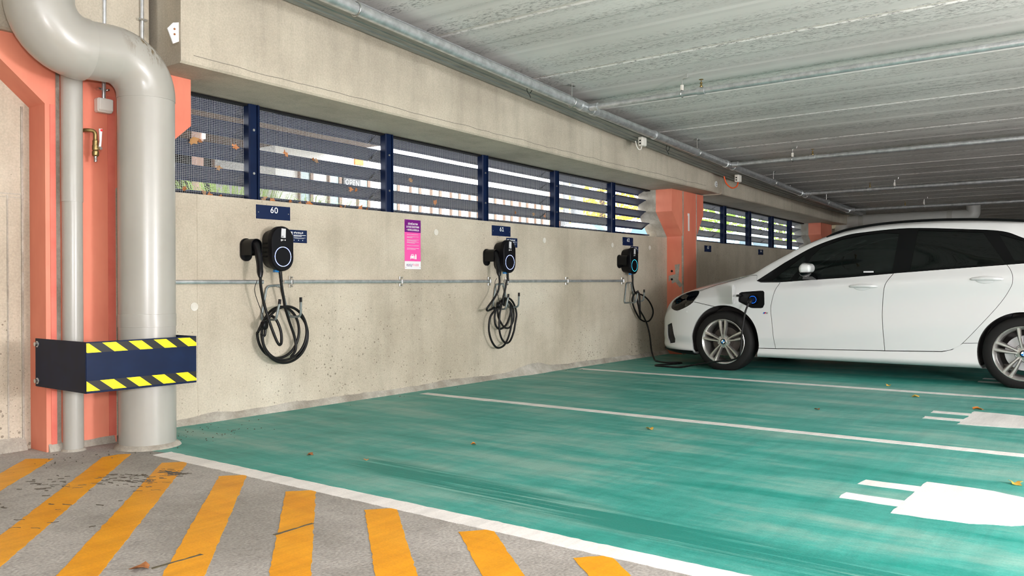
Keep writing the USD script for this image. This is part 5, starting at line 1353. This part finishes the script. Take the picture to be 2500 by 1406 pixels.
ps = trimesh.creation.cylinder(.012, .003, sections=20); ps.apply_transform(trimesh.transformations.rotation_matrix(np.pi / 2, [0, 1, 0])); ps.apply_translation([-body_u(-.42, .60), .42, .60])
obj('parking_sensor', ps, M['car_white'], car, smooth=40)
for z_, w_ in ((.0, .012),):
    stx = box(-.842, -.840, -1.465, -1.375, .990, 1.004)
obj('window_sticker', stx.apply_translation([.006, 0, .008]), M['sticker_grey'], car, smooth=False)


# wheels
def spoke(a0, off):
    """one bar of a double spoke; r outwards, w across"""
    prof = [(.045, .34 * off, .0145), (.085, .62 * off, .0115), (.12, .86 * off, .0145), (.165, 1.04 * off, .0175), (.222, 1.2 * off, .0185)]
    bars = None
    for (r0, w0, h0), (r1, w1, h1) in zip(prof[:-1], prof[1:]):
        P = []
        for r_, w_, h_ in ((r0, w0, h0), (r1, w1, h1)):
            dep = .006 + .012 * math.sin(min(1, (r_ - .045) / .177) * np.pi / 2) * 0.3
            P += [(0.012 - dep, r_, w_ - h_ * .45), (0.012 - dep, r_, w_ + h_ * .45), (0.018, r_, w_ - h_), (0.018, r_, w_ + h_), (.045, r_, w_ - h_), (.045, r_, w_ + h_)]
        b = m3.Manifold.hull_points(np.array(P))
        bars = b if bars is None else bars + b
    m = tri(bars)
    c, s_ = math.cos(a0), math.sin(a0)
    v = m.vertices.copy()
    m.vertices = np.c_[v[:, 0], v[:, 1] * c - v[:, 2] * s_, v[:, 1] * s_ + v[:, 2] * c]
    return m


def place(m, g_, s_, turn=0.0):
    """wheel parts are made with the outer face at x = 0 and depth towards +x, for the left flank"""
    m = m.copy()
    if g_ > 0:
        m.vertices = m.vertices * [-1, 1, 1]; m.invert()
    m.apply_translation([g_ * .885, -s_, HZ_])
    return m


def xl(prof, n=48):
    """profile of (radius, depth) turned about the axle"""
    m = trimesh.creation.revolve(np.array([(r_, d_) for r_, d_ in prof]), sections=n)
    v = m.vertices
    m.vertices = np.c_[v[:, 2], v[:, 0], v[:, 1]]
    m.fix_normals()
    return m


for s_ in (0.0, 2.672):
    for g_ in (-1, 1):
        ty = xl([(.222, .012), (.232, .004), (.250, .0), (.280, .006), (.300, .016), (.311, .034), (.314, .06), (.314, .15), (.311, .175), (.298, .195), (.25, .205), (.222, .195), (.215, .1)], 72)
        tm = place(ty, g_, s_); tm.vertices[:, 2] = np.maximum(tm.vertices[:, 2], .001)
        w = obj('wheel', tm, M['tyre'], car, smooth=40, label='tyre')
        obj('tread_groove', cat(*[place(xl([(.3145, d_), (.3148, d_ + .003), (.3145, d_ + .006), (.308, d_ + .003)], 72), g_, s_) for d_ in (.07, .105, .14)]).apply_translation([0, 0, 0.004]), M['black_matt'], w, smooth=False, kind='stuff')
        obj('rim', place(xl([(.224, .010), (.231, .003), (.233, .0), (.228, -.003), (.222, .002), (.217, .012), (.208, .020), (.200, .05), (.196, .16), (.205, .185), (.212, .185), (.204, .05), (.215, .022)]), g_, s_), M['alloy'], w, smooth=50)
        for k in range(5):
            for o_ in (-.026, .026):
                obj('spoke', place(spoke(math.radians(88 + 72 * k) , o_), g_, s_), M['alloy'], w, smooth=25)
        obj('hub', place(xl([(0.0, .0065), (.030, .0065), (.034, .010), (.062, .016), (.068, .024), (.066, .05), (0, .05)], 40), g_, s_), M['alloy'], w, smooth=40)
        for k in range(5):
            a_ = math.radians(52 + 72 * k)
            bh = xl([(.0, .022), (.011, .022), (.0112, .0125), (.0155, .0118), (.0165, .018), (.0165, .03), (0, .03)], 18)
            bh.apply_translation([0, .049 * math.cos(a_), .049 * math.sin(a_)])
            obj('wheel_bolt', place(bh, g_, s_), M['galv_dark'], w, smooth=40)
        obj('emblem_ring', place(xl([(0, .0045), (.0285, .0045), (.029, .0065), (0, .0068)], 32), g_, s_), M['black_gloss'], w, smooth=40, label='round emblem with black rim')
        for k in range(4):
            t_ = np.linspace(0, np.pi / 2, 8) + k * np.pi / 2
            q = sg.Polygon(np.vstack([[0, 0], np.c_[.0195 * np.cos(t_), .0195 * np.sin(t_)]]))
            obj('emblem_quarter', place(prism_x(q, .0036, .0046), g_, s_), M['emblem_blue'] if k % 2 else M['white_print'], w, smooth=False)
        rd = .150
        obj('brake_disc', place(xl([(.0, .085), (.075, .085), (.08, .098), (rd, .098), (rd, .120), (0, .120)], 48), g_, s_), M['brake'] if s_ > 1 else M['brake_dark'], w, smooth=40)
        obj('valve', place(rod((.012, -.19, -.06), (.026, -.196, -.062), .004, 8), g_, s_), M['black_matt'], w, smooth=40)
# cabin, seen dimly through the front glass
obj('dashboard', tri(m3.Manifold.hull_points(np.array([[-.70, -.42, .93], [.70, -.42, .93], [-.68, -.80, 1.0], [.68, -.80, 1.0], [-.68, -.95, .93], [.68, -.95, .93], [-.68, -.95, .60], [.68, -.95, .60], [-.70, -.42, .60], [.70, -.42, .60]]))), M['dash'], car, smooth=30)
stw = tube([(-.36 + .185 * math.cos(t_), -1.06 + .07 * math.sin(t_), .98 + .17 * math.sin(t_)) for t_ in np.linspace(0, 2 * np.pi, 33)], .014, 10, caps=False)
obj('steering_wheel', cat(stw, rod((-.54, -1.06, .98), (-.18, -1.06, .98), .012), rod((-.36, -1.06, .98), (-.36, -.92, .90), .03), rod((-.36, -1.06, .98), (-.36, -1.12, .82), .012)), M['dash'], car, smooth=40)
for u_ in (-.37, .37):
    for s_, nm in ((1.42, 'front_seat'), (2.28, 'rear_seat')):
        st_ = obj(nm, cat(tri(m3.Manifold.hull_points(np.array([[u_ + a_ * w_, -(s_ + ds), z_] for ds, z_, w_ in ((-.30, .52, .24), (-.30, .60, .24), (.22, .50, .24), (.22, .60, .24)) for a_ in (-1, 1)]))),
                          tri(m3.Manifold.hull_points(np.array([[u_ + a_ * w_, -(s_ + ds), z_] for ds, z_, w_ in ((.12, .55, .25), (.26, .55, .25), (.30, 1.08, .22), (.40, 1.08, .20), (.20, .85, .25)) for a_ in (-1, 1)])))), M['seat_cloth'], car, smooth=30)
        obj('headrest', tri(m3.Manifold.hull_points(np.array([[u_ + a_ * w_, -(s_ + ds), z_] for ds, z_, w_ in ((.33, 1.10, .12), (.41, 1.10, .11), (.35, 1.28, .10), (.42, 1.28, .09), (.31, 1.19, .13)) for a_ in (-1, 1)]))), M['seat_cloth'], st_, smooth=30)

# ------------------------------------------------------------------ outside, glimpsed through the louvres
GZ = 0.50
M['asphalt'] = varied('street_asphalt', (0.16, 0.16, 0.165), (0.24, 0.24, 0.24), 6, 0.9)
M['facade_white'] = plain('facade_white', (0.80, 0.78, 0.75), 0.7)
M['shop_glass'] = plain('shop_glass', (0.30, 0.40, 0.42), 0.12)
M['frame_brown'] = plain('frame_brown', (0.20, 0.12, 0.08), 0.6)
M['soffit_brown'] = varied('soffit_brown', (0.10, 0.055, 0.03), (0.14, 0.08, 0.045), 3, 0.7)
M['dark_glass'] = plain('dark_glass', (0.012, 0.012, 0.014), 0.15)
M['pink_plaster'] = plain('pink_plaster', (0.62, 0.40, 0.33), 0.8)
M['orange_sign'] = plain('orange_sign', (0.90, 0.20, 0.02), 0.5)
M['orange_brick'] = varied('orange_brick', (0.60, 0.22, 0.12), (0.70, 0.30, 0.18), 4, 0.85)
M['post_grey'] = plain('post_grey', (0.30, 0.31, 0.32), 0.5, 0.3)
M['car_blue_glass'] = plain('car_window_blue', (0.10, 0.24, 0.36), 0.08)
M['car_silver'] = plain('car_silver', (0.62, 0.66, 0.70), 0.3)
M['car_palewhite'] = plain('car_pale', (0.74, 0.75, 0.76), 0.3)
obj('street_ground', box(-10, 60, 5.2, 60, GZ - 0.3, GZ), M['asphalt'], kind='structure', label='sunlit street outside')

FY = 13.4
t = thing('shop_building', 'white shop building with brown canopy and glass strips seen through the louvres', 'building')
wl = obj('wall', cat(box(10.2, 19.5, FY + 0.05, FY + 4, GZ, 4.05), box(2.0, 10.2, FY + 2.2, FY + 4, GZ, 3.6)), M['facade_white'], t, smooth=False)
obj('canopy', bbox(0.5, 11.5, 8.6, 15.6, 3.60, 3.95, 0.01), M['soffit_brown'], t)
for k, x in enumerate((1.2, 3.2, 5.2, 7.2, 9.2)):
    w = obj('shopfront_window', box(x - 0.95, x + 0.95, FY + 2.10, FY + 2.2, GZ, 3.6), M['dark_glass'], t, smooth=False)
    obj('window_frame', cat(box(x - 1.0, x - 0.95, FY + 2.05, FY + 2.2, GZ, 3.6), box(x + 0.95, x + 1.0, FY + 2.05, FY + 2.2, GZ, 3.6)), M['frame_brown'], w, smooth=False)
for x in (10.75, 11.5, 12.3, *np.arange(13.2, 19.2, 0.70)):
    g_ = obj('glass_strip', box(x, x + 0.24, FY + 0.0, FY + 0.06, GZ + 0.2, 3.25), M['shop_glass'], t, smooth=False)
    obj('strip_frame', cat(box(x + 0.24, x + 0.31, FY - 0.03, FY + 0.06, GZ + 0.1, 3.3), box(x - 0.02, x, FY - 0.02, FY + 0.06, GZ + 0.1, 3.3)), M['frame_brown'], g_, smooth=False)
pn = obj('sign_panel', bbox(11.83, 12.30, FY - 0.06, FY + 0.0, 2.92, 3.22, 0.005), M['dark_glass'], t, label='dark panel with the word OPEN')
obj('lettering', wall_text('OPEN', 12.065, 2.99, 0.105, FY - 0.06, 0.004, centre=True), M['sticker_grey'], pn, smooth=False)
fl_ = obj('flag_sign', bbox(11.88, 12.12, FY - 0.35, FY - 0.31, 3.38, 3.62, 0.004), M['orange_sign'], t, label='orange flag sign')
obj('flag_bracket', rod((12.0, FY - 0.33, 3.63), (12.0, FY + 0.05, 3.63), 0.012), M['post_grey'], fl_)
t = thing('canopy_pillar', 'slim pink plaster pillar carrying the brown canopy outside', 'pillar')
obj('shaft', bbox(8.22, 8.36, 13.0, 13.14, GZ, 3.6, 0.006), M['pink_plaster'], t)
M['lamp_glow'] = usdkit.material(stage, LK + 'lamp_glow', {'e': ('emission', {'color': (1, 0.97, 0.9), 'strength': 3.0})}, [], surface='e.emission')
obj('lamp', bbox(8.32, 8.38, 12.96, 13.0, 3.42, 3.52, 0.008), M['lamp_glow'], t, label='small lit lamp')


def grass(cx, cy, n, h, seed, label):
    r = np.random.default_rng(seed); V, F = [], []
    for k in range(n):
        a, l, w = r.uniform(0, 6.28), h * r.uniform(0.7, 1.1), r.uniform(0.007, 0.014)
        d = np.array([math.cos(a), math.sin(a), 0]); s = np.array([-d[1], d[0], 0]) * w
        b = np.array([cx, cy, GZ]) + d * r.uniform(0, 0.30)
        o = r.uniform(0.15, 0.55) * l
        pts = [b, b + d * o * 0.25 + [0, 0, l * 0.6], b + d * o * 0.65 + [0, 0, l * 0.95], b + d * o * 1.2 + [0, 0, l * 0.97]]
        i = len(V)
        for q, p in enumerate(pts):
            V += [p - s * (1 - 0.3 * q), p + s * (1 - 0.3 * q)]
        for q in range(3):
            e = i + 2 * q
            F += [[e, e + 1, e + 3], [e, e + 3, e + 2]]
    t = thing('ornamental_grass', label, 'plant')
    obj('blades', trimesh.Trimesh(V, F, process=False), M['grass_green'], t, smooth=False, kind='stuff')


def leafy(name, c):
    return usdkit.material(stage, LK + name, {'d': ('diffuse_bsdf', {'color': c}), 't': ('translucent_bsdf', {'color': tuple(1.1 * v for v in c)}), 'x': ('mix_closure', {'fac': 0.45})}, [('d.BSDF', 'x.closure1'), ('t.BSDF', 'x.closure2')], surface='x.closure')


M['grass_green'] = leafy('grass_green', (0.17, 0.235, 0.075))
M['tree_green'] = leafy('tree_green', (0.22, 0.36, 0.05))
M['tree_yellow'] = leafy('tree_yellow', (0.75, 0.52, 0.08))
M['bark'] = plain('bark', (0.09, 0.06, 0.045), 0.9)
grass(5.5, 8.0, 1000, 1.45, 1, 'tall pale green ornamental grass behind the louvre, left clump of the pair')
grass(7.0, 8.6, 1000, 1.40, 2, 'tall pale green ornamental grass behind the louvre, right clump of the pair')


def tree(x, y, h, rx, rz, m, seed, label, n=1500):
    r = np.random.default_rng(seed); t = thing('tree', label, 'tree', (x, y, GZ))
    obj('trunk', tube([(0, 0, 0), (0.04, 0.02, h * 0.35), (0.0, 0.05, h * 0.8)], [0.14, 0.10, 0.04], 10), M['bark'], t, smooth=60)
    V, F = [], []
    for k in range(n):
        d = r.normal(size=3); d /= np.linalg.norm(d)
        c = np.array([0, 0, h - rz]) + d * np.array([rx, rx, rz]) * r.uniform(0.45, 1.0) ** 0.6
        a = r.normal(size=3); a /= np.linalg.norm(a); b = np.cross(a, r.normal(size=3)); b /= np.linalg.norm(b)
        s = r.uniform(0.06, 0.11); i = len(V)
        V += [c - a * s, c - b * s * 0.55, c + a * s, c + b * s * 0.55]; F += [[i, i + 1, i + 2], [i, i + 2, i + 3]]
    obj('foliage', trimesh.Trimesh(V, F, process=False), m, t, smooth=False, kind='stuff')


tree(19.2, 11.5, 4.2, 1.1, 1.6, M['tree_yellow'], 3, 'yellow autumn tree outside beyond the last louvre post of the near bay')
tree(22.2, 10.2, 4.3, 1.5, 1.7, M['tree_green'], 4, 'light green tree outside just right of the salmon column')
tree(37.0, 13.0, 5.0, 2.6, 2.0, M['tree_green'], 5, 'broad green tree outside at the far end of the louvres', 2600)
tree(32.0, 15.5, 4.8, 1.5, 1.9, M['tree_yellow'], 6, 'yellow-green tree outside, left neighbour of the broad green tree')
t = thing('brick_building', 'orange brick building across the street', 'building')
obj('wall', box(33, 41, 24.5, 30, GZ, 5.8), M['orange_brick'], t, smooth=False)
for x in (34.5, 36.5, 38.5):
    w = obj('window', box(x, x + 0.9, 24.42, 24.52, 3.0, 4.4), M['dark_glass'], t, smooth=False)
    obj('window_frame', cat(box(x - 0.06, x + 0.96, 24.4, 24.5, 2.93, 3.0), box(x - 0.06, x + 0.96, 24.4, 24.5, 4.4, 4.47)), M['facade_white'], w, smooth=False)
for x, r_, lab in ((12.15, 0.055, 'slimmer grey steel post outside the louvre'), (12.50, 0.115, 'thicker grey steel post outside the louvre')):
    t = thing('street_post', lab, 'post', (x * 1.035, 8.3, GZ))
    obj('shaft', lathe([(0, 0), (r_, 0), (r_, 3.4), (0, 3.42)], 24), M['post_grey'], t, smooth=40)
    obj('base_collar', lathe([(r_, 0), (r_ + 0.03, 0), (r_ + 0.03, 0.05), (r_, 0.06)], 24), M['post_grey'], t)


def street_car(x, y, paint, glass, label):
    """a parked hatchback, nose to -x"""
    t = thing('parked_car', label, 'car', (x, y, GZ))
    L, Wd = 4.1, 1.72
    low = [(0.0, 0.30), (0.02, 0.62), (0.25, 0.74), (1.0, 0.88), (1.15, 0.92), (3.9, 0.95), (4.08, 0.80), (4.1, 0.32), (3.9, 0.2), (0.2, 0.2)]
    cab = [(0.95, 0.86), (1.75, 1.38), (2.1, 1.44), (3.1, 1.44), (3.55, 1.36), (3.98, 0.92)]

    def slab(pts, w0, w1, z0, z1):
        P = []
        for px, pz in pts:
            w = w0 + (w1 - w0) * np.clip((pz - z0) / (z1 - z0), 0, 1)
            P += [(px, -w / 2, pz), (px, w / 2, pz)]
        return tri(m3.Manifold.hull_points(np.array(P)))
    b = man(slab(low, Wd, Wd * 0.97, 0.3, 0.95))
    for wx in (0.80, 3.32):
        c = trimesh.creation.cylinder(0.34, 3, sections=28); c.apply_transform(trimesh.transformations.rotation_matrix(np.pi / 2, [1, 0, 0])); c.apply_translation([wx, 0, 0.30])
        core = trimesh.creation.box([0.8, 1.2, 0.8]); core.apply_translation([wx, 0, 0.3])
        b = b - (man(c) - man(core))
    obj('body', tri(b), paint, t, smooth=30)
    obj('cabin', slab(cab, Wd * 0.95, Wd * 0.72, 0.9, 1.44), paint, t, smooth=30)
    for q, (a0, a1, b0, b1) in enumerate(((1.18, 2.20, 1.80, 2.22), (2.28, 3.25, 2.30, 3.12), (3.33, 3.78, 3.20, 3.46))):
        for sy in (-1, 1):
            P = []
            for px, pz in ((a0, 0.95), (a1, 0.95), (b1, 1.36), (b0, 1.36)):
                w = Wd * (0.95 + (0.72 - 0.95) * (pz - 0.9) / 0.54)
                P += [(px, sy * (w / 2 + 0.004), pz), (px, sy * (w / 2 - 0.03), pz)]
            obj('side_window', tri(m3.Manifold.hull_points(np.array(P))), glass, t, smooth=False)
    for xs_, lab_ in (((1.02, 0.92, 1.74, 1.385), 'windscreen'), ((3.95, 0.95, 3.57, 1.36), 'rear_window')):
        sgn = -1 if lab_ == 'windscreen' else 1
        P = []
        for px, pz in ((xs_[0], xs_[1]), (xs_[2], xs_[3])):
            w = Wd * (0.95 + (0.72 - 0.95) * (pz - 0.9) / 0.54) * 0.9
            for sy in (-1, 1):
                P += [(px + sgn * 0.012, sy * w / 2, pz + 0.02), (px - sgn * 0.02, sy * w / 2, pz - 0.01)]
        obj(lab_, tri(m3.Manifold.hull_points(np.array(P))), glass, t, smooth=False)
    for wx in (0.80, 3.32):
        for sy in (-1, 1):
            w = obj('wheel', lathe([(0, -0.09), (0.2, -0.09), (0.29, -0.09), (0.305, -0.07), (0.305, 0.07), (0.29, 0.09), (0.2, 0.09), (0, 0.09)], 24, 'y').apply_translation([wx, sy * 0.74, 0.305]), M['rubber'], t, smooth=40)
            obj('hub_cap', lathe([(0, -0.10), (0.19, -0.10), (0.19, 0.10), (0, 0.10)], 18, 'y').apply_translation([wx, sy * 0.74, 0.305]), paint, w, smooth=40)


street_car(9.95, 7.1, M['car_palewhite'], M['car_blue_glass'], 'white parked car with blue-tinted windows outside the louvre')
street_car(14.3, 7.1, M['car_silver'], M['car_blue_glass'], 'silver parked car outside, behind the first one')
street_car(18.7, 7.1, M['car_palewhite'], M['car_blue_glass'], 'pale parked car outside beyond the salmon column')
